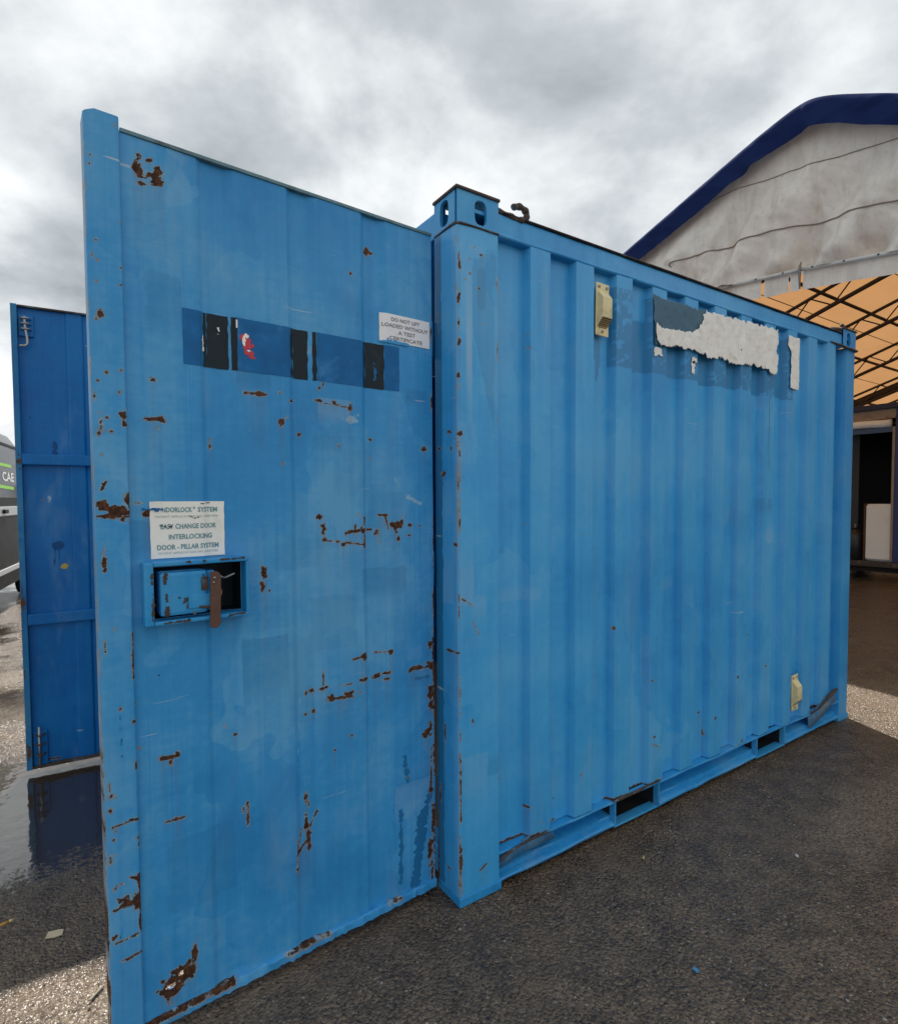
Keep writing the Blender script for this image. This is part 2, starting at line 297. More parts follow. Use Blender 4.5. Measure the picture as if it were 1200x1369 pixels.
DOOR_DARK = [(-0.124,0.521,-0.112,0.432,0.0099),(-0.14,0.337,-0.143,0.091,0.0105),(-0.049,0.292,-0.082,0.065,0.0234),(-0.019,0.363,-0.068,0.219,0.015),(-0.075,0.779,-0.019,0.778,0.007),(-0.622,1.0,-0.501,0.993,0.001)]
DOOR_PALE = [(-0.488,0.799,-0.499,0.586,0.003),(-0.375,0.894,-0.046,0.893,0.001),(-0.618,1.631,-0.632,1.537,0.001),(-0.63,1.682,-0.384,1.64,0.002),(-0.716,1.513,-0.695,1.53,0.002),(-0.103,1.401,-0.057,1.383,0.0085),(-0.152,1.463,-0.135,1.438,0.0045),(-0.128,1.488,-0.056,1.522,0.0014),(-0.862,2.037,-0.852,2.068,0.001),(-0.855,2.052,-0.844,2.092,0.0),(-0.308,1.646,0.026,0.016),(-0.479,1.632,-0.451,1.65,0.002)]
STRIP_RUST = [(-0.975,1.839,0.007,0.009),(-0.983,1.825,0.003,0.002),(-0.967,1.593,0.004,0.004),(-0.98,1.572,0.004,0.013),(-0.984,1.605,0.003,0.003),(-0.934,1.603,0.007,0.008),(-0.931,1.583,0.005,0.009),(-0.985,1.555,0.004,0.006),(-0.959,1.563,0.004,0.004),(-0.98,1.505,0.003,0.002),(-0.984,1.421,-0.973,1.441,0.0035),(-0.98,1.383,0.012,0.018),(-0.96,1.372,0.017,0.015),(-0.94,1.366,0.016,0.016),(-0.928,1.393,0.007,0.018),(-0.992,1.358,-0.916,1.356,0.0035),(-0.922,1.375,0.008,0.022),(-0.923,1.449,0.002,0.006),(-0.982,1.249,0.004,0.02),(-0.981,1.227,0.005,0.006),(-0.926,1.066,-0.927,0.953,0.0024),(-0.986,1.044,0.002,0.011),(-0.966,1.081,0.003,0.004),(-0.985,1.029,0.002,0.003),(-0.924,0.886,0.003,0.005),(-0.928,0.845,0.004,0.006),(-0.925,0.731,0.004,0.01),(-0.957,0.882,0.005,0.004),(-0.986,0.69,0.003,0.013),(-0.984,0.635,0.005,0.007),(-0.982,0.67,0.003,0.006),(-0.975,0.666,0.002,0.004),(-0.982,0.591,-0.945,0.595,0.0024),(-0.945,0.595,-0.923,0.595,0.004),(-0.921,0.592,0.004,0.008),(-0.925,0.529,0.004,0.013),(-0.945,0.452,-0.922,0.44,0.0035),(-0.925,0.451,-0.923,0.382,0.0055),(-0.967,0.403,0.017,0.008),(-0.956,0.387,0.021,0.007),(-0.931,0.386,0.01,0.025),(-0.983,0.383,-0.927,0.378,0.004),(-0.925,0.373,-0.925,0.304,0.0045),(-0.983,0.297,-0.927,0.301,0.0024),(-0.98,0.436,0.005,0.005),(-0.976,0.442,-0.96,0.441,0.0014),(-0.984,0.313,0.006,0.007),(-0.968,0.247,-0.923,0.25,0.0045),(-0.987,0.515,0.003,0.011),(-0.979,0.521,0.003,0.003),(-0.974,0.579,0.002,0.004),(-0.98,0.56,0.003,0.003),(-0.92,0.223,-0.921,0.124,0.0024),(-0.985,2.204,0.002,0.003),(-0.987,2.183,0.002,0.003),(-0.934,2.289,0.003,0.003),(-0.927,2.065,0.002,0.003),(-0.988,1.97,0.002,0.003),(-0.979,2.01,0.002,0.003),(-0.988,1.975,0.002,0.003),(-0.978,1.963,0.003,0.002),(-0.98,1.914,0.002,0.003),(-0.928,1.956,0.002,0.003),(-0.931,1.916,0.003,0.003),(-0.984,1.68,0.003,0.002),(-0.966,1.702,0.002,0.003),(-0.936,1.71,0.003,0.003),(-0.94,1.658,0.002,0.004),(-0.992,1.644,0.002,0.007)]
STRIP_DARK = [(-0.957,0.893,-0.96,0.828,0.003),(-0.957,0.808,-0.957,0.761,0.004),(-0.961,0.35,-0.972,0.307,0.003)]
POST_RUST = [(0.006,2.201,0.005,2.161,0.0043),(0.004,2.058,0.0102,0.0264),(0.004,1.974,0.0102,0.024),(0.01,2.164,0.0082,0.0168),(0.007,1.913,0.0102,0.0168),(0.002,1.805,0.0106,0.0125),(0.001,1.609,0.006,1.531,0.0036),(0.006,1.61,0.018,0.01),(-0.053,1.622,0.017,0.01),(-0.091,1.48,0.0199,0.013),(-0.114,1.569,0.0177,0.0104),(-0.04,1.563,0.0064,0.0125),(0.005,1.313,0.006,0.025),(-0.016,1.242,0.017,0.0075),(0.0,1.075,-0.0,1.0,0.0037),(-0.074,0.875,-0.001,0.876,0.0062),(-0.152,0.866,0.023,0.0135),(0.009,1.062,0.059,1.031,0.0038),(0.058,0.975,0.084,0.93,0.0031),(0.002,0.797,0.004,0.656,0.003),(0.004,0.592,0.0045,0.025),(0.003,0.528,0.005,0.295,0.0047),(0.001,0.244,0.003,0.034,0.0031),(0.004,0.164,0.0109,0.052),(0.044,0.028,0.0081,0.0068),(0.057,0.631,0.0047,0.0156),(0.052,2.143,0.0045,0.005),(0.068,2.231,0.0058,0.0048),(0.098,2.212,0.0075,0.0063),(0.089,2.101,0.006,0.0062),(0.033,2.119,0.0043,0.0048),(0.104,1.985,0.0045,0.0038),(0.049,2.188,0.0043,0.0036),(-0.087,0.576,0.0092,0.0405),(-0.118,0.348,0.0092,0.0405),(0.083,0.095,0.113,0.111,0.0049),(-0.068,0.102,0.0138,0.0054),(-0.139,0.284,-0.132,0.012,0.0049),(0.165,2.129,0.003,0.025),(0.168,1.901,0.003,0.0325),(0.171,1.671,0.0031,0.0156),(0.171,0.403,0.0032,0.0216),(-0.118,2.031,-0.114,1.954,0.003)]
SIDE_RUST = [(1.031,0.592,0.013,0.008),(1.024,0.31,1.088,0.284,0.005),(1.05,0.337,0.011,0.01),(0.466,0.139,0.012,0.007),(1.431,0.355,0.015,0.009),(1.45,0.332,1.465,0.237,0.005),(1.526,0.316,0.013,0.012),(1.858,0.676,0.015,0.008),(1.883,0.586,0.007,0.01),(1.902,0.452,0.007,0.01),(1.722,0.484,0.014,0.011),(1.99,0.496,0.02,0.006),(1.766,0.145,0.011,0.016),(0.903,0.745,0.007,0.006),(0.783,0.857,0.007,0.009),(0.612,1.251,0.009,0.003),(0.316,0.245,0.007,0.008),(0.376,0.175,0.007,0.008),(0.187,0.126,0.387,0.13,0.005),(0.753,0.115,1.017,0.117,0.007),(0.315,1.304,0.006,0.006),(0.319,1.988,0.005,0.005),(0.322,1.938,0.006,0.004),(0.893,0.326,0.01,0.013),(0.588,0.297,0.007,0.009)]
SIGN_WHITE = [(1.378,2.248),(2.023,2.269),(2.033,2.181),(2.004,2.158),(2.043,2.132),(2.008,2.03),(1.962,2.037),(1.939,2.057),(1.802,2.059),(1.613,2.042),(1.516,2.055),(1.406,2.047),(1.335,2.055),(1.194,2.059),(1.087,2.05),(1.025,2.057),(1.015,2.077),(1.014,2.128),(1.06,2.123),(1.192,2.134),(1.276,2.137),(1.333,2.166)]
SIGN_DARK = [(1.007,2.252),(1.378,2.252),(1.358,2.068),(1.194,2.059),(1.087,2.05),(1.02,2.05)]
SIGN_STRIP = [(2.156,2.258),(2.271,2.264),(2.273,1.983),(2.183,1.982),(2.183,2.183),(2.15,2.21)]
# ------------------------------------------------------------------ ground
def ground_mat():
    m, t = new_mat('wet_asphalt'); co = t.co
    xy = t.map(co, (1, 1, 0))
    n1 = t.noise(xy, 1.1, 3, .6, .3); n2 = t.noise(xy, 9, 4, .65); n3 = t.noise(xy, 60, 3, .6)
    vn = t.node('ShaderNodeTexVoronoi'); t.put(vn.inputs['Vector'], t.vmath('ADD', xy, t.vmath('MULTIPLY', t.noise(xy, 40, 2, out='Color'), (.02, .02, 0)))); vn.inputs['Scale'].default_value = 110
    rc = t.node('ShaderNodeSeparateColor', {0: vn.outputs['Color']})
    c = t.mix(t.smooth(n2, .35, .68), (.064, .046, .031), (.165, .118, .078))
    c = t.mix(t.math('MULTIPLY', rc.outputs[0], .6), c, t.mix(rc.outputs[1], (.045, .034, .025), (.26, .198, .142)))
    c = t.mix(t.math('MULTIPLY', t.smooth(t.noise(xy, 85, 3, .7), .52, .36), .8), c, (.020, .015, .011))
    stone = t.math('MULTIPLY', t.math('GREATER_THAN', rc.outputs[2], .988), t.math('LESS_THAN', vn.outputs['Distance'], .36))
    c = t.mix(t.math('MULTIPLY', stone, .8), c, t.mix(rc.outputs[1], (.28, .25, .21), (.40, .38, .35)))
    silt = t.smooth(t.noise(xy, 2.3, 6, .7, .8), .50, .70); c = t.mix(t.math('MULTIPLY', silt, .55), c, (.135, .096, .066))
    sand_sunlit = 0.0  # tan sand patches, placed mostly to paint the sunlit ground brighter
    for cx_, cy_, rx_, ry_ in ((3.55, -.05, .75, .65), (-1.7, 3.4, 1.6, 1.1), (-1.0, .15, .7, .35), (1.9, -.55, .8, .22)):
        q = t.vmath('MULTIPLY', t.vmath('SUBTRACT', xy, (cx_, cy_, 0)), (1/rx_, 1/ry_, 0)); dd = t.math('ADD', t.vmath('LENGTH', q), t.math('MULTIPLY_ADD', t.noise(xy, 3.1, 5, .65), 1.4, -.7)); sand_sunlit = t.math('MAXIMUM', sand_sunlit, t.smooth(dd, 1.0, .35))
    sand_sunlit = t.math('MULTIPLY', sand_sunlit, t.smooth(t.noise(xy, 70, 4, .7), .40, .62)); c = t.mix(t.math('MULTIPLY', sand_sunlit, .7), c, (.28, .22, .155))
    # standing water on the low patch in front of the open doors
    p = t.vmath('SUBTRACT', xy, (-1.15, 1.62, 0)); p = t.vmath('MULTIPLY', p, (1/1.25, 1/.66, 0))
    e = t.math('ADD', t.vmath('LENGTH', p), t.math('MULTIPLY_ADD', t.noise(xy, 2.6, 4, .6), .9, -.45))
    rim = t.math('MULTIPLY_ADD', t.noise(xy, 42, 4, .75), 1.5, -.75)
    pud = t.smooth(t.math('ADD', e, t.math('MULTIPLY', rim, t.smooth(e, .1, .8))), 1.0, .72)
    far = t.math('MULTIPLY', t.smooth(t.math('ADD', t.noise(t.map(xy, loc=(3.3, 1.2, 0)), .75, 4, .6), t.math('MULTIPLY', rim, .22)), .50, .60), t.smooth(t.node('ShaderNodeSeparateXYZ', {0: co}).outputs[1], 2.6, 3.6))
    pud = t.math('MAXIMUM', pud, far)
    damp = t.smooth(e, 1.75, .9)
    c = t.mix(t.math('MULTIPLY', damp, .45), c, (.016, .014, .013)); c = t.mix(pud, c, (.034, .026, .020))
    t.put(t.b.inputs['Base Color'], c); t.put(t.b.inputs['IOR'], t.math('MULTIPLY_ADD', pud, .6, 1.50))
    wet = t.smooth(n1, .38, .62)
    ro = t.math('ADD', t.math('MULTIPLY', n3, .22), t.math('MULTIPLY_ADD', wet, -.06, .17)); ro = t.math('MULTIPLY_ADD', damp, -.06, ro)
    ro = t.mix(pud, t.node('ShaderNodeCombineXYZ', {0: ro, 1: ro, 2: ro}).outputs[0], (.055, .055, .055)); t.put(t.b.inputs['Roughness'], ro)
    h = t.math('ADD', t.math('MULTIPLY', vn.outputs['Distance'], -1.1), t.math('MULTIPLY', n3, .9)); h = t.math('ADD', h, t.math('MULTIPLY', t.noise(xy, 220, 2), .30)); h = t.math('ADD', h, t.math('MULTIPLY', t.noise(xy, 38, 3, .6), .2))
    h = t.math('MULTIPLY', h, t.math('SUBTRACT', 1.0, pud))
    nb = t.node('ShaderNodeBump', {'Height': h, 'Distance': .0050}); t.put(nb.inputs['Strength'], t.math('MULTIPLY_ADD', pud, -.85, .88))
    nrm = bump(t, t.noise(xy, 16, 2, .5), .10, .01, nb.outputs[0]); t.put(t.b.inputs['Normal'], nrm)
    return m
def ax(lo, hi, step, far):
    a = np.arange(lo, hi+1e-6, step); k = np.array([.05, .15, .4, 1, 2.5, 6, 14, 30, 70, far]); return np.concatenate([(lo-k)[::-1], a, hi+k])
gx = ax(-3.2, 5.2, .018, 200); gy = ax(-2.2, 4.2, .018, 200)
GX, GY = np.meshgrid(gx, gy)
GZ = -.010*fbm(GX*1.3, GY*1.3, 3, 3)-.004*fbm(GX*14, GY*14, 3, 8)
lowp = np.clip(1.25-np.hypot((GX+1.15)/1.5, (GY-1.62)/.85), 0, 1); GZ = GZ*(1-lowp)-.010*lowp
g = grid_mesh('ground', np.stack([GX, GY, GZ], -1)); smooth_all(g)
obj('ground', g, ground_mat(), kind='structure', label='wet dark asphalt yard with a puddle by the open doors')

# loose chippings lying on the asphalt
def chippings():
    base = [(1, 0, 0), (-1, 0, 0), (0, 1, 0), (0, -1, 0), (0, 0, 1), (0, 0, -.6), (.6, .6, .5), (-.6, .5, .55)]
    bm = bmesh.new()
    for b in base: bm.verts.new(b)
    bmesh.ops.convex_hull(bm, input=bm.verts[:]); bm.verts.ensure_lookup_table(); bm.verts.index_update()
    B = np.array([v.co[:] for v in bm.verts]); F = np.array([[v.index for v in f.verts] for f in bm.faces]); bm.free()
    V = []; FF = []; mi = []; k = 0
    for i in range(13000):
        x = rng.uniform(-2.4, 4.6); y = rng.uniform(-1.8, 3.4)
        if i > 11000: x = rng.uniform(0, 3.1); y = -.012-abs(rng.normal(0, .05))
        if -.03 < x < 3.0 and -.01 < y < 2.15: continue
        pdl = math.hypot((x+1.15)/1.25, (y-1.62)/.66)
        if pdl < 1.0: continue
        if -.03 > x > -1.1 and .03 < y < .18: continue
        s = .0014+.0048*rng.random()**2.6; a = rng.random()*6.28; sc = np.array([1, .6+.4*rng.random(), .45+.3*rng.random()])*s
        P = B*(1+.25*rng.standard_normal(B.shape))*sc; ca, sa = math.cos(a), math.sin(a)
        P = np.stack([P[:, 0]*ca-P[:, 1]*sa+x, P[:, 0]*sa+P[:, 1]*ca+y, P[:, 2]-.006+s*.3], 1)
        V.append(P); FF.append(F+k); k += len(B); mi += [0 if rng.random() < .86 else 1]*len(F)
    me = bpy.data.meshes.new('gravel'); me.from_pydata(np.concatenate(V).tolist(), [], np.concatenate(FF).tolist()); me.polygons.foreach_set('material_index', mi)
    return me
obj('gravel', chippings(), [simple('dark_chipping', (.085, .066, .050), .6, 0, .5, 300), simple('pale_chipping', (.20, .17, .135), .7, 0, .3, 300)], kind='stuff', label='loose stone chippings scattered over the wet asphalt', category='gravel')

# ------------------------------------------------------------------ container
CL, CW, CH = 2.99, 2.10, 2.415      # length, width, height
PS, PE = .173, .137                 # corner post: along the side, along the end
cont = empty('shipping_container', label='weathered blue steel shipping container with both end doors swung open', category='container')

def corr_y(x):
    ph = np.mod(x-.312, .2305); y = np.interp(ph, [0, .009, .108, .117, .2305], [.035, .003, .003, .035, .035])
    y = np.where(x < .312, .035, y); return np.where(x > 2.80, .056, y)
def corr_cols(lo, hi, step):
    br = [lo, hi]
    for k in range(-1, 14):
        for q in (0, .009, .108, .117):
            v = .312+k*.2305+q
            if lo < v < hi: br += [v-.0012, v+.0012]
    br += [2.799, 2.801]; br = sorted(b for b in set(br) if lo <= b <= hi); out = []
    for a, b in zip(br[:-1], br[1:]): n = max(1, int((b-a)/step)); out += list(np.linspace(a, b, n, endpoint=False))
    return np.array(out+[hi])
xs = corr_cols(.172, 2.87, .008); zs = np.linspace(0, 1, 300)
SX, ST = np.meshgrid(xs, zs)
bot = .126+.006*vnoise(xs*7, xs*0, 2)+.003*vnoise(xs*40, xs*0, 3)
SZ = bot[None, :]*(1-ST)+2.303*ST
SY = corr_y(SX)+.006*(fbm(SX*3, SZ*2, 3, 11)-.45)+.0045*(fbm(SX*9, SZ*7, 3, 14)-.44)*np.clip(1.3-SZ, .12, 1)
pm = grid_mesh('side_panel', np.stack([SX, SY, SZ], -1)); smooth_all(pm, 28)
wear = wear_field(SX, SZ, SIDE_RUST, seed=21, k=.65)
lowz = wear_field(SX, SZ, [(.17, .135, .45, .12, .010), (.76, .125, 1.12, .122, .012), (1.6, .125, 1.75, .125, .006), (2.5, .13, 2.8, .14, .012)], seed=31); wear = np.maximum(wear, lowz)
set_attr(pm, 'wear', wear-.12); set_attr(pm, 'stain', run_down(wear, .97))
dk = np.where((SX > .762) & (SX < 2.228) & (SZ > 1.918+.012*vnoise(SX*14, SX*0, 4)) & (SZ < 2.25) & ~((SX > .90) & (SX < .995) & (SZ > 2.15)), .34, 0.0)
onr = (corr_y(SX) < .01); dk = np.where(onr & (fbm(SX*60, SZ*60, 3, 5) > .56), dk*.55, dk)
drip = (np.abs(SX-.70-.006*np.sin(SZ*30)) < .026*np.clip((SZ-1.80)/.2, .25, 1)) & (SZ < 2.06) & (SZ > 1.86); dk = np.where(drip, .32, dk)
dk = np.where((np.abs(SX-1.985) < .007) & (SZ > 1.55) & (SZ < 1.93), .42, dk)
big = fbm(SX*5, SZ*1.6, 4, 33); dk = dk+np.where((big > .66) & (SZ < 1.9), .16, 0)
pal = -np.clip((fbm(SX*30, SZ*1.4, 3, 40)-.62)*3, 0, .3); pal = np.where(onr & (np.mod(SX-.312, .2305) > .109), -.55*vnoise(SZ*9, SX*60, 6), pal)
set_attr(pm, 'tint', patches(SX, SZ, np.where(dk > .05, dk, pal), 15, .2, 2.85, .2, 2.2, 300, .5))
obj('side_panel', pm, PAINT_SIDE, cont)

def poly_sheet(name, poly, y, mat, parent, step=.0035, amp=.010, seed=0, follow=None, relief=.0, holes=0.0):
    """thin ragged sheet: cells of a fine grid inside a noise-warped outline, with real relief"""
    P = np.array(poly); x0, z0 = P.min(0)-.02; x1, z1 = P.max(0)+.02
    X, Z = np.meshgrid(np.arange(x0, x1, step), np.arange(z0, z1, step))
    wx = X+(fbm(X*45, Z*45, 3, seed)-.44)*amp*2; wz = Z+(fbm(X*45, Z*45, 3, seed+9)-.44)*amp*2
    ins = np.zeros(X.shape, bool); n = len(P)
    for i in range(n):
        (ax_, az_), (bx_, bz_) = P[i], P[(i+1) % n]
        c = ((az_ > wz) != (bz_ > wz)) & (wx < (bx_-ax_)*(wz-az_)/(bz_-az_+1e-12)+ax_); ins ^= c
    if holes: ins &= ~(fbm(X*32, Z*32, 4, seed+20) > holes)
    Y = np.full(X.shape, float(y)) if follow is None else follow(X)+y
    Y = Y-relief*fbm(X*28, Z*28, 4, seed+3)
    me = grid_mesh(name, np.stack([X, Y, Z], -1), ins[:-1, :-1]); smooth_all(me)
    bm = bmesh.new(); bm.from_mesh(me); bmesh.ops.delete(bm, geom=[v for v in bm.verts if not v.link_faces], context='VERTS')
    bmesh.ops.solidify(bm, geom=bm.faces[:], thickness=.0012); bm.to_mesh(me); bm.free()
    return obj(name, me, mat, parent)
PEEL = simple('peeling_white_sign_vinyl', (.84, .83, .79), .7, 0, .10, 40, .5, .003, dirt=(.62, .58, .50))
BACK = simple('grey_blue_sign_backing', (.045, .125, .19), .6, 0, .3, 30, .4, .002)
sb = poly_sheet('sign_board', SIGN_DARK, -.003, BACK, cont, amp=.014, seed=2, relief=.004)
poly_sheet('peeling_vinyl', SIGN_WHITE, -.0105, PEEL, sb, amp=.017, seed=4, relief=.006, holes=.80, follow=lambda x: .12*corr_y(x))
poly_sheet('peeling_strip', SIGN_STRIP, -.002, PEEL, cont, amp=.007, seed=6, relief=.006)
for i, (px, pz, a, b) in enumerate([(1.045, 2.02, .03, .018), (1.30, 1.985, .014, .03), (1.31, 2.02, .02, .012)]):
    poly_sheet('vinyl_flake', [(px-a, pz-b), (px+a, pz-b*.8), (px+a*.9, pz+b), (px-a*.8, pz+b*.9)], -.004, PEEL, cont, amp=.010, seed=30+i, follow=corr_y)

# rails
PLAIN = paint('blue_rail_paint', (.026, .285, .620), (.015, .22, .54), (.06, .34, .65), wear=False, chips=1.2, spec=.4)
def sweep_rail(name, prof, x0, x1, mat, parent, n=120, jit=.0015, seed=0):
    P = np.array(prof); X = np.linspace(x0, x1, n); A = np.zeros((len(P), n, 3))
    for i, (y, z) in enumerate(P): A[i, :, 0] = X; A[i, :, 1] = y+jit*(vnoise(X*9, X*0+i*.3, seed)-.5)*2; A[i, :, 2] = z+jit*(vnoise(X*11, X*0+i*.3, seed+2)-.5)*2
    me = grid_mesh(name, A); smooth_all(me, 35); return obj(name, me, mat, parent)
sweep_rail('top_rail', [(.06, 2.292), (.012, 2.292), (.003, 2.294), (.000, 2.299), (.004, 2.306), (.006, 2.312), (.006, 2.366), (.009, 2.373), (.016, 2.377), (.07, 2.377)], .171, 2.815, PLAIN, cont, seed=3)
box_obj('rail_edge', (.2, 2.815, -.002, .03, 2.3775, 2.3815), RUST_D, cont, .0015)
segs = [(.171, .79), (1.09, 1.91), (2.21, 2.87)]
for i, (a, b) in enumerate(segs):
    sweep_rail('bottom_rail', [(.069, .1175), (.004, .1175), (.000, .122), (.002, .128), (.070, .130), (.072, .112), (.074, .058), (.030, .054), (.024, .050), (.024, .038), (.004, .032), (.000, .026), (.002, .018), (.05, .014)], a, b, PLAIN, cont, n=int((b-a)*70), jit=.003, seed=40+i)
for a, b in ((.79, 1.09), (1.91, 2.21)):
    mb = MB(); mb.box(a, a+.008, 0.001, .03, .012, .128); mb.box(b-.008, b, 0.001, .03, .012, .128); mb.box(a+.008, b-.008, .003, .03, .118, .1275); mb.box(a+.008, b-.008, .004, .05, .010, .018)
    fp = mb.build('fork_pocket', PLAIN, cont)
    mb = MB(); mb.box(a, a+.007, .031, CW-.02, .013, .127, 0); mb.box(b-.007, b, .031, CW-.02, .013, .127, 0); mb.box(a+.007, b-.007, .031, CW-.02, .117, .127, 0); mb.box(a+.007, b-.007, .051, CW-.02, .009, .013, 0)
    mb.build('pocket_lining', CAVITY_SHADE, fp)  # pocket walls coloured near black, inner shade put into the colour
def bent(name, pts, wd, mat, seed):
    n = len(pts); X = np.array([p[0] for p in pts]); A = np.zeros((2, n, 3))
    for j in (0, 1):
        A[j, :, 0] = X+.004*rng.standard_normal(n); A[j, :, 1] = [p[1]+(.012 if j else 0) for p in pts]; A[j, :, 2] = [p[2]-(wd if j == 0 else 0)+.003*rng.standard_normal() for p in pts]
    me = grid_mesh(name, A); bm = bmesh.new(); bm.from_mesh(me); bmesh.ops.solidify(bm, geom=bm.faces[:], thickness=.005); bm.to_mesh(me); bm.free(); return obj(name, me, mat, cont)
BENT = paint('scraped_flange_paint', (.05, .17, .32), (.03, .10, .2), (.3, .3, .28), wear=False, chips=3)
bent('bent_flange', [(2.50, .005, .122), (2.56, -.004, .135), (2.62, -.008, .158), (2.68, -.012, .185), (2.74, -.016, .212), (2.775, -.018, .222)], .075, BENT, 1)
MB().tube([(2.50, .0, .124), (2.58, -.008, .142), (2.66, -.014, .18), (2.74, -.020, .215), (2.78, -.022, .226)], [.005, .006, .008, .011, .007], 7).build('torn_lip', RUST_D, cont)
bent('dented_lip', [(.175, .0, .105), (.21, -.004, .118), (.26, -.006, .130), (.32, -.006, .134), (.38, -.004, .131), (.44, -.001, .126)], .035, BENT, 2)
MB().tube([(.172, .0, .100), (.20, -.006, .116), (.25, -.008, .129), (.32, -.009, .136), (.40, -.006, .131)], [.006, .005, .004, .005, .003], 6).build('torn_lip', RUST_D, cont)
MB().tube([(.775, -.002, .130), (.82, -.005, .134), (.86, -.003, .131), (.93, -.005, .133), (1.0, -.004, .136), (1.08, -.001, .131)], [.003, .009, .005, .007, .004, .003], 6).build('torn_lip', RUST_D, cont)

# corner posts
def post(x0, y0, ps, pe, fx, fy, name='corner_post', fine=False, marks=()):
    r = .015; st = .004 if fine else .03; P = []
    for y in np.arange(pe, r, -st): P.append((0, y))
    for k in range(7): a = k/6*math.pi/2; P.append((r-r*math.cos(a), r-r*math.sin(a)))
    for x in np.arange(r+st, ps-.003, st): P.append((x, 0))
    P += [(ps-.003, 0), (ps, .004)]; nf = len(P); P += [(ps, pe), (0, pe)]
    zz = np.arange(.030, CH-.116, .0045 if fine else .3); zz[-1] = CH-.116; P = np.array(P)
    U = P[:, 0]-P[:, 1]; U[nf:] = 9
    A = np.zeros((len(zz), len(P), 3)); A[..., 2] = zz[:, None]; dent = .0018*(fbm(np.tile(U*8, (len(zz), 1)), np.tile(zz[:, None]*5, (1, len(P))), 3, 50)-.45)
    A[..., 0] = P[None, :, 0]+dent; A[..., 1] = P[None, :, 1]+dent
    A[..., 0] = x0+fx*A[..., 0]; A[..., 1] = y0+fy*A[..., 1]
    if fx*fy < 0: A = A[:, ::-1]
    me = grid_mesh(name, A); smooth_all(me, 50)
    if fine:
        UU, ZZ = np.meshgrid(U, zz); w = wear_field(UU, ZZ, marks, seed=60, k=.75)
        edge = np.where(np.abs(UU) < .014, fbm(UU*70, ZZ*26, 4, 70)*1.6-1.72+.75*vnoise(ZZ*2.2, UU*0, 3), -1); w = np.maximum(w, np.clip(edge, -1, 1)); set_attr(me, 'wear', w-.1); set_attr(me, 'stain', run_down(w))
        wb = .03*(fbm(UU*22, ZZ*9, 3, 61)-.44); tn = np.where((UU+wb > .055+.02*np.sin(ZZ*6)) & (UU+wb < .158) & (ZZ+wb*3 < 2.20) & (ZZ+wb*4 > 1.80+.18*np.clip((.11-UU)/.05, -.8, 1)), .24, 0)
        tn = np.where((np.hypot((UU-.10+wb*.4)/.018, np.maximum(np.abs(ZZ-2.10)-.05, 0)/.02) < 1), .30, tn)
        tn = np.where((UU > -.137) & (UU < -.098+.006*vnoise(ZZ*30, UU*0, 2)), .42, tn)
        tn = np.where((np.abs(UU-.045) < .016) & (ZZ > 1.4) & (ZZ < 2.26), -.55*vnoise(ZZ*5, UU*40, 2), tn)
        tn = np.where((UU > -.03) & (UU < .004), -.3, tn); set_attr(me, 'tint', patches(UU, ZZ, tn, 12, -.1, .17, .1, 2.2, 310, .55))
    return obj(name, me, PAINT_SIDE if fine else PLAIN, cont)
def plate_hole(s0, s1, t0, t1, hs, ht, hw, hh, th, fn):
    """flat plate with an oval hole, fn maps (s, t, depth) to a point"""
    ang = sorted(set([i*2*math.pi/36 for i in range(36)]+[math.atan2(b-ht, a-hs) % (2*math.pi) for a in (s0, s1) for b in (t0, t1)]))
    V = []; F = []; n = len(ang)
    for d in (0, th):
        for a in ang:
            c, s = math.cos(a), math.sin(a)
            k = min(((s1-hs)/c if c > 1e-9 else (s0-hs)/c if c < -1e-9 else 9e9), ((t1-ht)/s if s > 1e-9 else (t0-ht)/s if s < -1e-9 else 9e9)); V.append(fn(hs+c*k, ht+s*k, d))
        for a in ang:
            c, s = math.cos(a), math.sin(a); e = 3.2; rr = (abs(c/hw)**e*1.0+abs(s/hh)**e)**(-1/e); V.append(fn(hs+c*rr, ht+s*rr, d))
    for i in range(n):
        j = (i+1) % n; F += [(i, j, n+j, n+i), (2*n+i, 3*n+i, 3*n+j, 2*n+j), (n+i, n+j, 3*n+j, 3*n+i)]
    return V, F
def casting(x0, y0, ps, pe, fx, fy, parent, h=.118):
    z0, z1 = CH-h, CH-.010; mb = MB()
    sx = lambda s, t, d: (x0+fx*s, y0+fy*d, t); sy = lambda s, t, d: (x0+fx*d, y0+fy*s, t)
    mb.add(*plate_hole(0, ps, z0, z1, ps*.56, z0+.052, .025, .040, .012, sx)); mb.add(*plate_hole(.0121, pe, z0, z1, pe*.55, z0+.056, .026, .042, .012, sy))
    bx = lambda a, b, c, d, e, f, bev=.002: mb.box(min(x0+fx*a, x0+fx*b), max(x0+fx*a, x0+fx*b), min(y0+fy*c, y0+fy*d), max(y0+fy*c, y0+fy*d), e, f, bev)
    bx(ps-.012, ps-.0005, .0125, .04, z0, z1); bx(.0125, .04, pe-.012, pe-.0005, z0, z1)
    o = mb.build('corner_casting', PLAIN, parent)
    mt = MB(); mt.box(min(x0-fx*.006, x0+fx*(ps+.004)), max(x0-fx*.006, x0+fx*(ps+.004)), min(y0-fy*.006, y0+fy*(pe+.004)), max(y0-fy*.006, y0+fy*(pe+.004)), CH-.010, CH, .003)
    mt.build('top_plate', RUST_D, parent)
    pts = [(x0+fx*(ps), y0-fy*.001, z0), (x0+fx*.07, y0-fy*.002, z0+.001), (x0+fx*.012, y0-fy*.001, z0-.001), (x0-fx*.001, y0+fy*.012, z0), (x0-fx*.002, y0+fy*.06, z0), (x0, y0+fy*pe, z0)]
    MB().tube(pts, [.004, .003, .005, .005, .003, .003], 6).build('weld_bead', RUST_D, parent)
    return o
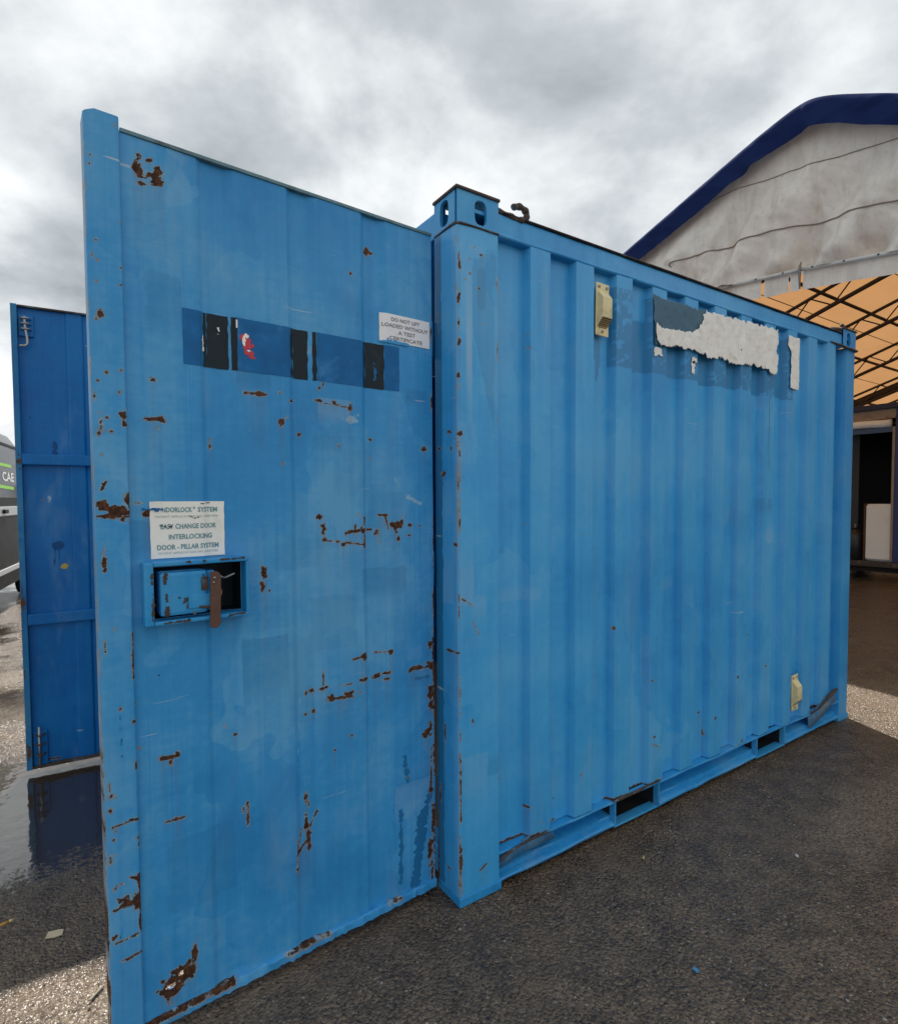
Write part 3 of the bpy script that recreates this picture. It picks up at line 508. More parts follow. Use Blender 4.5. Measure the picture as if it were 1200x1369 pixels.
p1 = post(0, 0, PS, PE, 1, 1, fine=True, marks=POST_RUST); casting(0, 0, PS, PE, 1, 1, p1)
p2 = post(CL, 0, .122, PE, -1, 1); casting(CL, 0, .175, PE, -1, 1, p2)
p3 = post(0, CW, PS, PE, 1, -1); casting(0, CW, PS, PE, 1, -1, p3)
p4 = post(CL, CW, .122, PE, -1, -1); casting(CL, CW, .175, PE, -1, -1, p4)
for (x0, x1, y0, y1, par) in ((-.003, PS+.006, -.004, PE, p1), (CL-.13, CL+.004, -.004, PE, p2), (-.003, PS+.006, CW-PE, CW+.004, p3), (CL-.13, CL+.004, CW-PE, CW+.004, p4)):
    box_obj('foot_plate', (x0, x1, y0, y1, -.004, .0295), PLAIN, par, .004)
# the rest of the box
XS = corr_cols(.172, 2.87, .05); Q, T2 = np.meshgrid(XS, np.array([.12, 1.2, 2.31]))
me = grid_mesh('far_side_panel', np.stack([Q, CW-corr_y(Q), T2], -1)); obj('far_side_panel', me, PAINT_IN, cont)
YS = np.linspace(PE, CW-PE, 60); Q, T2 = np.meshgrid(YS, np.array([.12, 1.2, 2.31])); me = grid_mesh('end_wall', np.stack([CL-.03-.02*(np.sin(Q*27) > 0), Q, T2], -1)); obj('end_wall', me, PAINT_IN, cont)
box_obj('roof', (.06, CL-.03, .012, CW-.012, 2.352, 2.365), PLAIN, cont)
box_obj('floor', (.07, CL-.04, .055, CW-.03, .131, .155), simple('worn_plywood', (.12, .085, .055), .7, 0, .3, 8), cont)
box_obj('door_header', (.012, .085, PE+.001, CW-PE-.001, 2.303, 2.392), PLAIN, cont, .006)
box_obj('door_sill', (.012, .085, PE+.001, CW-PE-.001, .03, .128), PLAIN, cont, .006)
box_obj('end_header', (CL-.07, CL-.012, PE+.001, CW-PE-.001, 2.312, 2.385), PLAIN, cont, .006)
MB().box(.171, 2.815, CW-.05, CW-.004, 2.312, 2.377, .006).build('far_top_rail', PLAIN, cont)
MB().box(.171, 2.87, CW-.05, CW-.004, .012, .128, .006).build('far_bottom_rail', PLAIN, cont)
# lifting hooks lying on the rail
def hook(pts, r, par): return MB().tube(pts, r, 10).build('lashing_hook', RUST_D, par)
def smooth_path(pts, n=6):
    P = [Vector(p) for p in pts]; out = []
    for i in range(len(P)-1):
        a, b, c, d = P[max(i-1, 0)], P[i], P[i+1], P[min(i+2, len(P)-1)]
        for k in range(n):
            t = k/n; out.append(.5*((2*b)+(c-a)*t+(2*a-5*b+4*c-d)*t*t+(3*b-a-3*c+d)*t**3))
    return out+[P[-1]]
hp = smooth_path([(.175, .02, 2.388), (.225, .014, 2.382), (.268, .010, 2.376), (.300, .010, 2.386), (.310, .010, 2.408), (.290, .012, 2.424), (.262, .014, 2.424), (.250, .014, 2.414)])
hook(hp, [.011+.002*math.sin(i) for i in range(len(hp))], cont)
hook(smooth_path([(2.70, .02, 2.392), (2.76, .012, 2.398), (2.81, .010, 2.404), (2.84, .012, 2.424), (2.82, .014, 2.432)]), .010, cont)
MB().tube(smooth_path([(2.66, .004, 2.306), (2.74, -.006, 2.300), (2.82, -.010, 2.296), (2.90, -.011, 2.293), (2.985, -.010, 2.292), (3.002, .01, 2.294)]), .006, 8).build('lashing_wire', RUST_D, cont)
# louvred vent covers
def vent(x, z, y, tilt=0):
    w, h, d = .074, .205, .030; mb = MB(); mb.box(-w/2, w/2, -.004, 0, -h/2, h/2, .0015)
    a, b = w*.36, w*.40
    V = [(-b, -.004, .072), (b, -.004, .072), (b, -.004, -.070), (-b, -.004, -.070), (-a, -d, .040), (a, -d, .040), (a, -d, -.038), (-a, -d, -.038)]
    mb.add(V, [(0, 1, 5, 4), (4, 5, 6, 7), (1, 2, 6, 5), (0, 4, 7, 3)])
    o = mb.build('vent_cover', CREAM, cont, loc=(x, y, z), rot=(0, tilt, 0))
    lv = MB()
    for k in range(6): f = k/5; yy = -d*(1-f)-.004*f; zz = -.038-.032*f; lv.box(-a*.93, a*.93, yy-.001, yy+.004, zz-.0025, zz+.0015, .0005)
    lv.build('grille', simple('vent_grille', (.27, .21, .11), .7), o)
    for sx_, sz_ in ((-.022, .088), (.022, .088), (0, -.086)): MB().cyl((sx_, -.0055, sz_), (0, 1, 0), .006, .004, 12).build('screw', STEEL, o)
    return o
vent(.705, 2.142, .012, math.radians(1)); vent(2.325, .285, .012, math.radians(-2))
# ------------------------------------------------------------------ near door (outer face toward the yard)
DIN = .010
def door_y(x):
    y = np.zeros_like(np.asarray(x, float))
    for a, b in ((-.745, -.668), (-.503, -.434), (-.265, -.194)): y = np.maximum(y, np.interp(x, [a-.006, a+.010, b-.014, b+.014], [0, DIN, DIN, 0]))
    return y
dx = np.arange(-.928, .0001, .004); dx = np.linspace(-.928, 0, 233); dzv = np.linspace(.046, 2.286, 560)
DX, DZ = np.meshgrid(dx, dzv)
DY = door_y(DX)+.006*(fbm(DX*3.2, DZ*2.6, 3, 80)-.45)+.0025*(fbm(DX*14, DZ*11, 2, 85)-.4)
cx, cz = (DX[:-1, :-1]+DX[1:, 1:])/2, (DZ[:-1, :-1]+DZ[1:, 1:])/2
keep = ~((cx > -.880) & (cx < -.655) & (cz > 1.092) & (cz < 1.226))
keep &= ~(np.hypot((cx+.833)/.007, (cz-.135)/.006) < 1); keep &= ~(np.hypot((cx+.859)/.012, (cz-.113)/.006) < 1)
dm = grid_mesh('door', np.stack([DX, DY, DZ], -1), keep); smooth_all(dm)
dm.set_sharp_from_angle(angle=math.radians(60))
edge_r = [(-.002, z, -.002, z+h, .003) for z, h in ((.06, .25), (.42, .12), (.63, .18), (.98, .1), (1.7, .06), (1.93, .05))]
wear = wear_field(DX, DZ, DOOR_RUST+edge_r, seed=90, k=.86, rough=.6); set_attr(dm, 'wear', wear); set_attr(dm, 'stain', run_down(wear))
tn = np.clip(wear_field(DX, DZ, DOOR_DARK, seed=91)*.8, -.0, .5)
blk = np.where(fbm(DX*2.2, DZ*1.8, 3, 95) > .50, .0, 0)
# squares of fresher touch-up paint rolled over the old coat
for (a, b, c, d, s) in ((-.86, -.68, .30, .50, .21), (-.45, -.30, .93, 1.10, .20), (-.60, -.44, .72, .98, .19), (-.25, -.12, 1.30, 1.42, .21), (-.17, -.02, .75, .92, .19), (-.72, -.52, 1.02, 1.12, .18)):
    jx = DX+.012*(fbm(DX*30, DZ*30, 2, 7)-.4); jz = DZ+.012*(fbm(DX*30, DZ*30, 2, 17)-.4)
    tn = np.where((jx > a) & (jx < b) & (jz > c) & (jz < d), np.maximum(tn, s), tn)
pl = np.clip(wear_field(DX, DZ, DOOR_PALE, unit=.003, seed=92), 0, 1)*.6
faded = np.clip((fbm(DX*2.6+DZ*.6, DZ*1.6, 4, 97)-.52)*2, 0, .22)
set_attr(dm, 'tint', patches(DX, DZ, np.where(pl > .02, -pl, np.where(tn > .02, tn, -faded)), 24, -.9, -.03, .1, 2.2, 320, .5))
door = obj('door', dm, PAINT, cont, loc=(-.026, .117, 0), rot=(0, 0, math.radians(3.365)), label='near door, pale blue outer face with lock box, notices and rust')
# closing strip along the free edge
pr = [(-.9245, .002), (-.9245, -.010), (-.926, -.0130), (-.929, -.0145)]
pr += [(x, -.0145) for x in np.arange(-.932, -.990, -.0033)]+[(-.9925, -.014), (-.9965, -.011), (-.998, -.007), (-.998, .006), (-.998, .02), (-.998, .046)]
pr = np.array(pr); zz = np.linspace(.018, 2.313, 600); A = np.zeros((len(zz), len(pr), 3)); A[..., 0] = pr[None, :, 0]; A[..., 2] = zz[:, None]
A[..., 1] = pr[None, :, 1]+.003*(fbm(np.tile(pr[:, 0]*6, (len(zz), 1)), np.tile(zz[:, None]*4, (1, len(pr))), 3, 101)-.45)
topm = np.clip((A[..., 2]-2.298)/.015, 0, 1)*np.clip((-.975-A[..., 0])/.023, 0, 1); A[..., 2] -= topm*.012
A = A[:, ::-1]; me = grid_mesh('closing_strip', A); smooth_all(me, 45)
er = np.where(np.abs(A[..., 0]+.9965) < .004, fbm(A[..., 0]*50, A[..., 2]*22, 4, 111)*1.5-1.25+.5*np.clip(1.1-A[..., 2], 0, 1), -1)
set_attr(me, 'wear', np.maximum(np.clip(er, -1, 1), wear_field(A[..., 0], A[..., 2], STRIP_RUST, seed=102, k=.88, rough=.6)))
st = np.clip(wear_field(A[..., 0], A[..., 2], STRIP_DARK, seed=103)*.8, 0, .5); fd = np.clip((fbm(A[..., 0]*5, A[..., 2]*2, 4, 107)-.48)*2, 0, .25)
set_attr(me, 'tint', np.where(st > .02, st, -fd)); obj('closing_strip', me, PAINT, door)
box_obj('top_cap', (-.922, .0, -.004, .048, 2.2865, 2.2960), simple('top_cap_paint', (.10, .21, .25), .5, 0, .5, 30, dirt=(.05, .06, .06)), door, .0015)
mb = MB(); P = [(-.922+.922*i/80) for i in range(81)]
A = np.zeros((5, 81, 3)); A[..., 0] = np.array(P)
for i, (y, z) in enumerate([(.03, .048), (-.006, .049), (-.010, .045), (-.010, .022), (.04, .018)]): A[i, :, 1] = y+.0015*rng.standard_normal(81)*(i > 0); A[i, :, 2] = z+.0015*rng.standard_normal(81)
me = grid_mesh('bottom_bar', A); smooth_all(me, 40); set_attr(me, 'wear', wear_field(A[..., 0], A[..., 2], [(-.92, .046, -.70, .047, .005), (-.55, .047, -.40, .047, .003), (-.2, .047, -.15, .047, .003)], seed=104)); obj('bottom_bar', me, PAINT, door)
mb = MB(); mb.box(-.99, -.94, .012, .05, .02, 2.285); mb.box(-.045, -.001, .012, .05, .02, 2.285); mb.box(-.94, -.045, .014, .048, 2.235, 2.284); mb.box(-.94, -.045, .014, .048, .021, .07); mb.build('back_frame', PAINT_IN, door)
for z in (.35, 1.15, 1.95):
    h = MB(); h.tube([(.012, .03, z-.06), (.012, .03, z+.06)], .012, 12); h.box(-.05, .004, .050, .056, z-.04, z+.04); h.build('hinge', PLAIN, door)

def decal(name, x0, x1, z0, z1, mat, off=.0012, jit=.0015, sl=0.0, slz=0.0):
    n = max(3, int((x1-x0)/.004)); k = max(3, int((z1-z0)/.006)); X, Z = np.meshgrid(np.linspace(x0, x1, n), np.linspace(z0, z1, k))
    F = (X-x0)/(x1-x0); Gz = (Z-z0)/(z1-z0)
    X2 = X+jit*2*(vnoise(Z*60, Z*0, int(x0*100) % 50)-.5)*(2*F-1)+sl*Gz; Z2 = Z+slz*F+jit*(vnoise(X*50, X*0, 3)-.5)
    Y = np.interp(X2[0], dx, door_y(dx)); DYs = door_y(X2)+.006*(fbm(X2*3.2, Z2*2.6, 3, 80)-.45)+.0025*(fbm(X2*14, Z2*11, 2, 85)-.4)
    me = grid_mesh(name, np.stack([X2, DYs-off, Z2], -1)); smooth_all(me, 40); return me
def dsurf(x, z): return door_y(x)+.006*(fbm(x*3.2, z*2.6, 3, 80)-.45)+.0025*(fbm(x*14, z*11, 2, 85)-.4)
for a, b, mt in ((-.791, -.742, STICK_BLUE), (-.652, -.503, STICK_BLUE), (-.421, -.265, STICK_BLUE), (-.187, -.133, STICK_BLUE), (-.740, -.731, STICK_SHADE_BLK), (-.729, -.676, STICK_SHADE_BLK), (-.668, -.6535, STICK_SHADE_BLK), (-.501, -.4945, STICK_SHADE_BLK), (-.493, -.447, STICK_SHADE_BLK), (-.434, -.4225, STICK_SHADE_BLK), (-.263, -.257, STICK_SHADE_BLK), (-.255, -.1885, STICK_SHADE_BLK)):
    obj('sticker', decal('sticker', a, b, 1.750, 1.893, mt, .0012 if mt is STICK_BLUE else .0016, .0005 if mt is STICK_BLUE else .0018), mt, door)
def scrap(name, marks, mat, off, rough=.5, step=.002, seed=0):
    M_ = []
    for k in marks: M_ += [k[0]-.02, k[0]+.02] if len(k) == 4 else [k[0]-.02, k[2]+.02]
    ex = [max(k[2], .01) if len(k) == 4 else k[4]+.004 for k in marks]; x0 = min(k[0] if len(k) == 4 else min(k[0], k[2]) for k in marks)-max(ex)-.01; x1 = max(k[0] if len(k) == 4 else max(k[0], k[2]) for k in marks)+max(ex)+.01
    z0 = min(k[1]-k[3] if len(k) == 4 else min(k[1], k[3]) for k in marks)-.015; z1 = max(k[1]+k[3] if len(k) == 4 else max(k[1], k[3]) for k in marks)+.015
    X, Z = np.meshgrid(np.arange(x0, x1, step), np.arange(z0, z1, step)); w = wear_field(X, Z, marks, rough=rough, seed=seed)
    me = grid_mesh(name, np.stack([X, dsurf(X, Z)-off, Z], -1), (w > 0)[:-1, :-1]); return obj(name, me, mat, door)
scrap('sticker_scrap', [(-.628, 1.818, .013, .020), (-.618, 1.800, .010, .014), (-.640, 1.840, .006, .014)], STICK_RED, .0022, seed=1)
scrap('sticker_scrap', [(-.629, 1.847, .009, .012), (-.636, 1.835, .005, .020), (-.623, 1.806, .004, .003)], WHITE, .0026, seed=2)
scrap('sticker_scrap', [(-.700, 1.851, .005, .008), (-.742, 1.790, -.742, 1.830, .002), (-.655, 1.865, -.655, 1.885, .0014)], WHITE, .0026, seed=3)
scrap('sticker_scrap', [(-.220, 1.800, .006, .028)], STICK_BLUE, .0022, seed=4)
def notice(x0, x1, z0, z1, mat, lines, tm, off=.0018):
    mb = MB(); me = decal('notice', x0, x1, z0, z1, mat, off, .0008); mb.add([v.co[:] for v in me.vertices], [tuple(p.vertices) for p in me.polygons], 0, True); bpy.data.meshes.remove(me)
    for (txt, zc, cap, a, b, mi) in lines:
        V, F = text_geo(txt, cap/.70, None, cap*.03 if mi != 2 else 0); V = np.array(V); w0 = V[:, 0].min(); w1 = V[:, 0].max()
        V[:, 0] = a+(V[:, 0]-w0)/(w1-w0)*(b-a); V[:, 2] += zc-cap/2; V[:, 1] = dsurf(V[:, 0], V[:, 2])-off-.0012; mb.add(V.tolist(), F, mi)
    return mb.build('notice', [mat]+tm, door)
X0, X1, Z0, Z1 = -.879, -.695, 1.246, 1.392; wd = X1-X0; hz = Z1-Z0
fz = lambda f: Z1-f*hz
notice(X0, X1, Z0, Z1, WHITE, [('NDORLOCK', fz(.145), .0125, X0+.15*wd, X0+.545*wd, 1), ('\u00ae', fz(.115), .006, X0+.555*wd, X0+.585*wd, 1), ('SYSTEM', fz(.145), .0125, X0+.62*wd, X0+.90*wd, 1), ('PATENT APPLICATION NO. 02007894', fz(.265), .0055, X0+.07*wd, X0+.91*wd, 2), ('EASY CHANGE DOOR', fz(.44), .0125, X0+.13*wd, X0+.88*wd, 1), ('INTERLOCKING', fz(.625), .0125, X0+.23*wd, X0+.82*wd, 1), ('DOOR - PILLAR SYSTEM', fz(.805), .0125, X0+.08*wd, X0+.91*wd, 1), ('PATENT APPLICATION NO. 02007586', fz(.91), .0055, X0+.09*wd, X0+.90*wd, 2)], [TEAL, TEAL_L])
notice(-.203, -.011, 1.906, 1.996, WHITE2, [('DO NOT LIFT', 1.980, .0115, -.163, -.052, 1), ('LOADED WITHOUT', 1.960, .0115, -.196, -.018, 1), ('A TEST', 1.940, .0115, -.137, -.070, 1), ('CERTIFICATE', 1.920, .0115, -.170, -.042, 1)], [GREYP])
scrap('paint_scrape', [(-.203, 1.904, -.10, 1.9055, .004), (-.178, 1.912, .004, .006), (-.150, 1.909, .008, .004)], PLAIN, .0040, seed=8)
scrap('paint_scrape', [(-.895, 1.372, -.852, 1.3705, .0042), (-.867, 1.370, .010, .005)], STICK_BLUE, .0042, .3, seed=5)
scrap('paint_scrape', [(-.759, 1.385, -.734, 1.3875, .0013), (-.787, 1.3535, -.776, 1.347, .0019), (-.776, 1.347, -.764, 1.349, .0018), (-.858, 1.330, -.842, 1.326, .0012), (-.842, 1.326, -.829, 1.326, .0013)], STICK_SHADE_BLK, .0042, .3, seed=6)

# recessed lock box
lb = MB(); x0, x1, z0, z1, d = -.902, -.646, 1.080, 1.240, -.040
lb.box(x0, x0+.022, d, .002, z0, z1, .004); lb.box(x0+.022, x1, d, .002, z1-.011, z1, .003); lb.box(x0+.022, x1, d, .002, z0, z0+.010, .003); lb.box(x1-.008, x1, d+.0006, .002, z0+.010, z1-.011, .002)
def ecol(o, seed, th=.0): return o
LOCKP = paint('chipped_lock_paint', (.026, .275, .60), (.014, .21, .52), (.06, .33, .63), wear=False, chips=9)
lock = lb.build('lock_box', LOCKP, door)
rc_ = MB(); a, b, c, e, k = -.8805, -.6545, 1.0905, 1.2285, .085
V = [(a, .004, c), (b, .004, c), (b, .004, e), (a, .004, e), (a, k, c), (b, k, c), (b, k, e), (a, k, e)]
rc_.add(V, [(0, 1, 5, 4), (1, 2, 6, 5), (2, 3, 7, 6), (3, 0, 4, 7), (4, 5, 6, 7)]).build('lock_recess', STICK_SHADE_BLK, door)  # black walls here are painted shade, not tape
bd = MB(); bd.box(-.866, -.752, -.034, .050, 1.100, 1.2125, .009); bd.box(-.752, -.732, -.026, .040, 1.104, 1.2095, .004); bd.build('lock_cover', LOCKP, door)
def flat_marks(name, marks, y, mat, seed=0):
    X, Z = np.meshgrid(np.arange(-.91, -.64, .0018), np.arange(1.06, 1.25, .0018)); w = wear_field(X, Z, marks, rough=.6, seed=seed)
    return obj(name, grid_mesh(name, np.stack([X, np.full(X.shape, y), Z], -1), (w > 0)[:-1, :-1]), mat, door)
flat_marks('chipped_paint', [(-.855, 1.197, .005, .017), (-.852, 1.150, .0045, .009), (-.850, 1.112, .005, .010), (-.822, 1.146, .003, .003), (-.805, 1.137, .009, .012), (-.800, 1.122, .007, .012), (-.782, 1.143, .007, .009), (-.786, 1.102, .003, .004), (-.765, 1.18, .004, .015)], -.0348, RUST_D, 3)
flat_marks('chipped_paint', [(-.885, 1.10, -.883, 1.15, .003), (-.884, 1.16, .004, .006), (-.885, 1.19, -.885, 1.21, .003), (-.884, 1.092, .004, .007), (-.80, 1.235, .006, .003), (-.76, 1.236, .005, .003), (-.70, 1.086, -.66, 1.087, .003), (-.72, 1.236, -.66, 1.237, .0025), (-.86, 1.084, -.80, 1.085, .003)], -.0408, RUST_D, 4)
MB().box(-.800, -.742, -.0375, -.034, 1.115, 1.150, .0015).build('lock_tongue', LOCKP, door)
def bar():
    bm = bmesh.new(); n = 10; pts = [(-.013, 0)]+[(-.013+.0, .150)]; out = [(-.013, .012)]
    out = [(.013, .010), (.013, .132)]+[(.013*math.cos(t), .132+.016*math.sin(t)) for t in np.linspace(.3, math.pi/2, 5)]+[(-.013, .149), (-.013, .004), (-.008, 0), (.006, 0)]
    f = bm.faces.new([bm.verts.new((x, 0, z)) for x, z in out]); r = bmesh.ops.extrude_face_region(bm, geom=[f])
    for v in r['geom']:
        if isinstance(v, bmesh.types.BMVert): v.co.y -= .008
    bmesh.ops.recalc_face_normals(bm, faces=bm.faces[:]); bmesh.ops.bevel(bm, geom=bm.edges[:], offset=.0012, segments=1, affect='EDGES'); return bm
BAR = simple('bare_rusty_bar', (.115, .058, .042), .65, .2, .35, 30, .4, .001, dirt=(.06, .03, .02))
MB().bm(bar()).build('lock_bar', BAR, door, loc=(-.7395, -.046, 1.060), rot=(0, math.radians(1.5), 0))
MB().cyl((-.7395, -.055, 1.192), (0, 1, 0), .0035, .004, 10).cyl((-.742, -.055, 1.180), (0, 1, 0), .003, .004, 10).build('rivet', STEEL, door)
MB().box(-.768, -.752, -.038, -.034, 1.160, 1.195, .001).build('keyhole', RUST_D, door)
MB().tube(smooth_path([(-.728, -.020, 1.200), (-.715, -.024, 1.190), (-.704, -.018, 1.186), (-.688, -.012, 1.190), (-.676, -.010, 1.194)]), .0028, 7).build('lock_wire', STEEL, door)
MB().tube(smooth_path([(-.716, -.022, 1.192), (-.722, -.026, 1.170), (-.716, -.026, 1.150), (-.722, -.028, 1.135), (-.735, -.030, 1.130)]), .0024, 7).build('lock_wire', simple('copper_wire', (.30, .17, .09), .4, .6), door)
MB().tube([(-.775, -.040, 1.118), (-.75, -.044, 1.1155), (-.728, -.040, 1.118)], .003, 7).build('lock_wire', RUST, door)

# ------------------------------------------------------------------ far door (inner face toward the yard)
F0 = Vector((-.03, 1.96)); F1 = Vector((-1.285, 2.03)); fa = math.atan2(F0.y-F1.y, F0.x-F1.x)
def far_y(x): return np.interp(x, [-1.26, -1.041, -1.034, -.968, -.961, -.62, -.61, -.54, -.53, -.3, -.29, -.22, -.21, 0], [0, 0, -.009, -.009, 0, 0, -.009, -.009, 0, 0, -.009, -.009, 0, 0])
fx = np.linspace(-1.24, 0, 250); fz_ = np.linspace(.03, 2.37, 420); X, Z = np.meshgrid(fx, fz_); Y = far_y(X)+.005*(fbm(X*3, Z*2.4, 3, 120)-.45)
fm = grid_mesh('door', np.stack([X, Y, Z], -1)); smooth_all(fm, 40)
set_attr(fm, 'wear', wear_field(X, Z, [(-1.224, .10, -1.224, .20, .006), (-1.22, .055, -1.12, .05, .005), (-1.16, 1.40, .003, .004)], seed=121))
stn = wear_field(X, Z, [(-1.100, 1.165, .030, .024), (-1.115, 1.15, -1.118, 1.07, .0035), (-1.095, 1.15, -1.094, 1.09, .003), (-1.12, 1.09, -1.125, 1.02, .0022), (-1.10, 1.62, -1.10, 1.70, .012)], rough=.25, seed=122)
pls = wear_field(X, Z, [(-1.130, 1.408, .006, .016), (-1.172, 1.664, .004, .007)], seed=123)
set_attr(fm, 'tint', np.where(pls > 0, -.9, np.where(stn > 0, .45, 0)))
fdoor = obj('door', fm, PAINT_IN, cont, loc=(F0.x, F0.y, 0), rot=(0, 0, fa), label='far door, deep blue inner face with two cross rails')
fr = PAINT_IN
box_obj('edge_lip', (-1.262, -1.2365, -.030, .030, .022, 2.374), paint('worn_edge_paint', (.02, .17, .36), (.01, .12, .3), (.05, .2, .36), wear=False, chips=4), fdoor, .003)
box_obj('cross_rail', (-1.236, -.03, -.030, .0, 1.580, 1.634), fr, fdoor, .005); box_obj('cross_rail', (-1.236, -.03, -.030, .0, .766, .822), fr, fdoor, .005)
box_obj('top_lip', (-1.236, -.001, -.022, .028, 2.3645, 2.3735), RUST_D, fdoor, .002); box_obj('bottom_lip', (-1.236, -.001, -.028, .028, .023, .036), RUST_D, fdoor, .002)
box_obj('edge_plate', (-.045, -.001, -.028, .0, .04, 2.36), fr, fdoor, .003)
X, Z = np.meshgrid(np.arange(-1.2615, -1.2365, .0018), np.arange(.03, 2.36, .0018)); w = wear_field(X, Z, [(-1.249, 1.590, .011, .032), (-1.250, .878, .011, .034), (-1.255, .93, -1.255, .98, .002), (-1.25, .12, .008, .03), (-1.25, 1.2, .003, .006), (-1.257, .5, -1.257, .56, .002), (-1.248, 2.1, .003, .005)], rough=.7, seed=125)
obj('rust_patch', grid_mesh('rust_patch', np.stack([X, np.full(X.shape, -.0306), Z], -1), (w > 0)[:-1, :-1]), RUST, fdoor)
def bolt(z0, h, down):
    b = MB(); b.box(-1.232, -1.172, -.014, .001, z0, z0+h, .002); o = b.build('bolt_plate', fr, fdoor)
    zc = z0+h*.5
    rod = smooth_path([(-1.205, -.030, z0+h-.012), (-1.204, -.032, zc), (-1.200, -.032, z0+.012), (-1.196, -.032, z0-.030), (-1.203, -.034, z0-.050), (-1.228, -.034, z0-.053)]) if not down else [(-1.205, -.030, z0+h+.03), (-1.205, -.030, z0+.004)]
    MB().tube(rod, .0062, 8).build('bolt_rod', STEEL, fdoor)
    for f in ((.30, .55, .80) if not down else (.35, .65, .92)):
        t_ = MB(); t_.tube(smooth_path([(-1.224, -.012, z0+h*f), (-1.216, -.036, z0+h*f), (-1.200, -.040, z0+h*f), (-1.188, -.034, z0+h*f), (-1.182, -.012, z0+h*f)]), .0042, 7); t_.build('bolt_staple', STEEL if not down else RUST_D, fdoor)
bolt(2.222, .106, False); bolt(.035, .175, True)
w = wear_field(*np.meshgrid(np.arange(-1.12, -1.03, .002), np.arange(1.02, 1.10, .002)), [(-1.077, 1.056, .0155, .0155)], rough=.12)
X, Z = np.meshgrid(np.arange(-1.12, -1.03, .002), np.arange(1.02, 1.10, .002)); me = grid_mesh('paint_spot', np.stack([X, far_y(X)+.005*(fbm(X*3, Z*2.4, 3, 120)-.45)-.0012, Z], -1), (w > 0)[:-1, :-1]); obj('paint_spot', me, YELLOW, fdoor)
# ------------------------------------------------------------------ storage tent
TX, TY = 5.108, 1.22
tent = empty('storage_tent', (TX, TY, 0), label='large storage tent with navy roof edge, dirty white gable and tan lining', category='tent')
NAVY = simple('navy_pvc', (.013, .023, .082), .9, 0, .25, 4, .2, .004, spec=.03)
def cloth_mat():
    m, t = new_mat('dirty_white_pvc'); co = t.co
    n = t.noise(co, 2.2, 6, .65, .5); st = t.noise(t.map(co, (1, 6, 1.2)), 1.0, 5, .65)
    c = t.mix(t.smooth(n, .36, .72), (.88, .86, .80), (.76, .73, .66)); c = t.mix(t.math('MULTIPLY', t.smooth(st, .47, .68), .55), c, (.56, .53, .48))
    sp = t.smooth(t.noise(co, 1.3, 5, .7, 1.2), .64, .74); c = t.mix(t.math('MULTIPLY', sp, .5), c, (.27, .22, .17))
    gr = t.noise(co, 18, 4, .7); c = t.mix(t.math('MULTIPLY', t.smooth(gr, .5, .7), .25), c, (.38, .36, .33))
    t.put(t.b.inputs['Base Color'], c); t.b.inputs['Roughness'].default_value = .55
    tr = t.node('ShaderNodeBsdfTranslucent', {0: t.mix(.5, c, (.75, .72, .66))}); mx = t.node('ShaderNodeMixShader', {0: .30}); t.l.new(t.b.outputs[0], mx.inputs[1]); t.l.new(tr.outputs[0], mx.inputs[2]); t.l.new(mx.outputs[0], t.out.inputs[0])
    t.put(t.b.inputs['Normal'], bump(t, t.noise(t.map(co, (1, 2.2, 1)), 4.0, 4, .55, 1.2), .35, .03)); return m
CLOTH = cloth_mat()
def lining_mat():
    m, t = new_mat('tan_translucent_lining'); co = t.co
    c = t.mix(t.noise(t.map(co, (1, 3, 3)), 1.2, 5, .6), (.36, .185, .075), (.45, .24, .105)); t.put(t.b.inputs['Base Color'], c); t.b.inputs['Roughness'].default_value = .7
    tr = t.node('ShaderNodeBsdfTranslucent', {0: c}); mx = t.node('ShaderNodeMixShader', {0: .5}); t.l.new(t.b.outputs[0], mx.inputs[1]); t.l.new(tr.outputs[0], mx.inputs[2]); t.l.new(mx.outputs[0], t.out.inputs[0]); return m
LINING = lining_mat()
TRUSS = simple('dark_steel_truss', (.035, .024, .020), .6, 0, .3, 20)
HALF = 4.84
def roof_z(y): y = np.asarray(y, float); return 5.197-np.where(y > 0, .34, .60)*(np.sqrt(y*y+.038)-.195)
yy = np.concatenate([np.linspace(-HALF, -.6, 24), np.linspace(-.5, .5, 21), np.linspace(.6, HALF, 24)]); xx = np.linspace(.06, 15.2, 60)
Q, R_ = np.meshgrid(yy, xx); Zr = roof_z(Q)-.05*np.abs(np.sin(R_*math.pi/2.03))*np.clip(np.abs(Q)/2, 0, 1)
me = grid_mesh('roof_sheet', np.stack([R_, Q, Zr], -1)); smooth_all(me); obj('roof_sheet', me, LINING, tent)
# navy flap wrapped over the gable edge
ys = np.linspace(-HALF, HALF, 420); rows = np.linspace(0, 1, 16); Q, R_ = np.meshgrid(ys, rows)
fold = .05*(fbm(Q*6+R_*2.4*np.sign(Q), R_*1.2, 3, 130)-.44)+.10*(vnoise(Q*9+R_*1.5, R_*.8, 131)-.5)*np.exp(-(Q/.7)**2)*R_
Xb = -.17-.055*np.sin(np.clip(R_*3, 0, 1)*math.pi/2)-fold*np.clip(R_*3, 0, 1); Zb = roof_z(Q)+.03-.30*R_+.012*(vnoise(Q*7, Q*0, 4)-.5)*R_
Xb = np.where(R_ == 0, .25, Xb); Zb = np.where(R_ == 0, roof_z(Q)+.045, Zb)
me = grid_mesh('roof_flap', np.stack([Xb, Q, Zb], -1)); smooth_all(me); obj('roof_flap', me, NAVY, tent)
hem = lambda y: np.where(y > 0, 3.629+.09*y, 3.629+.14*y)
ys = np.linspace(-HALF+.1, HALF-.1, 520); rows = np.linspace(0, 1, 90); Q, R_ = np.meshgrid(ys, rows); top = roof_z(Q)-.05; bt = hem(Q); Zg = top*(1-R_)+bt*R_
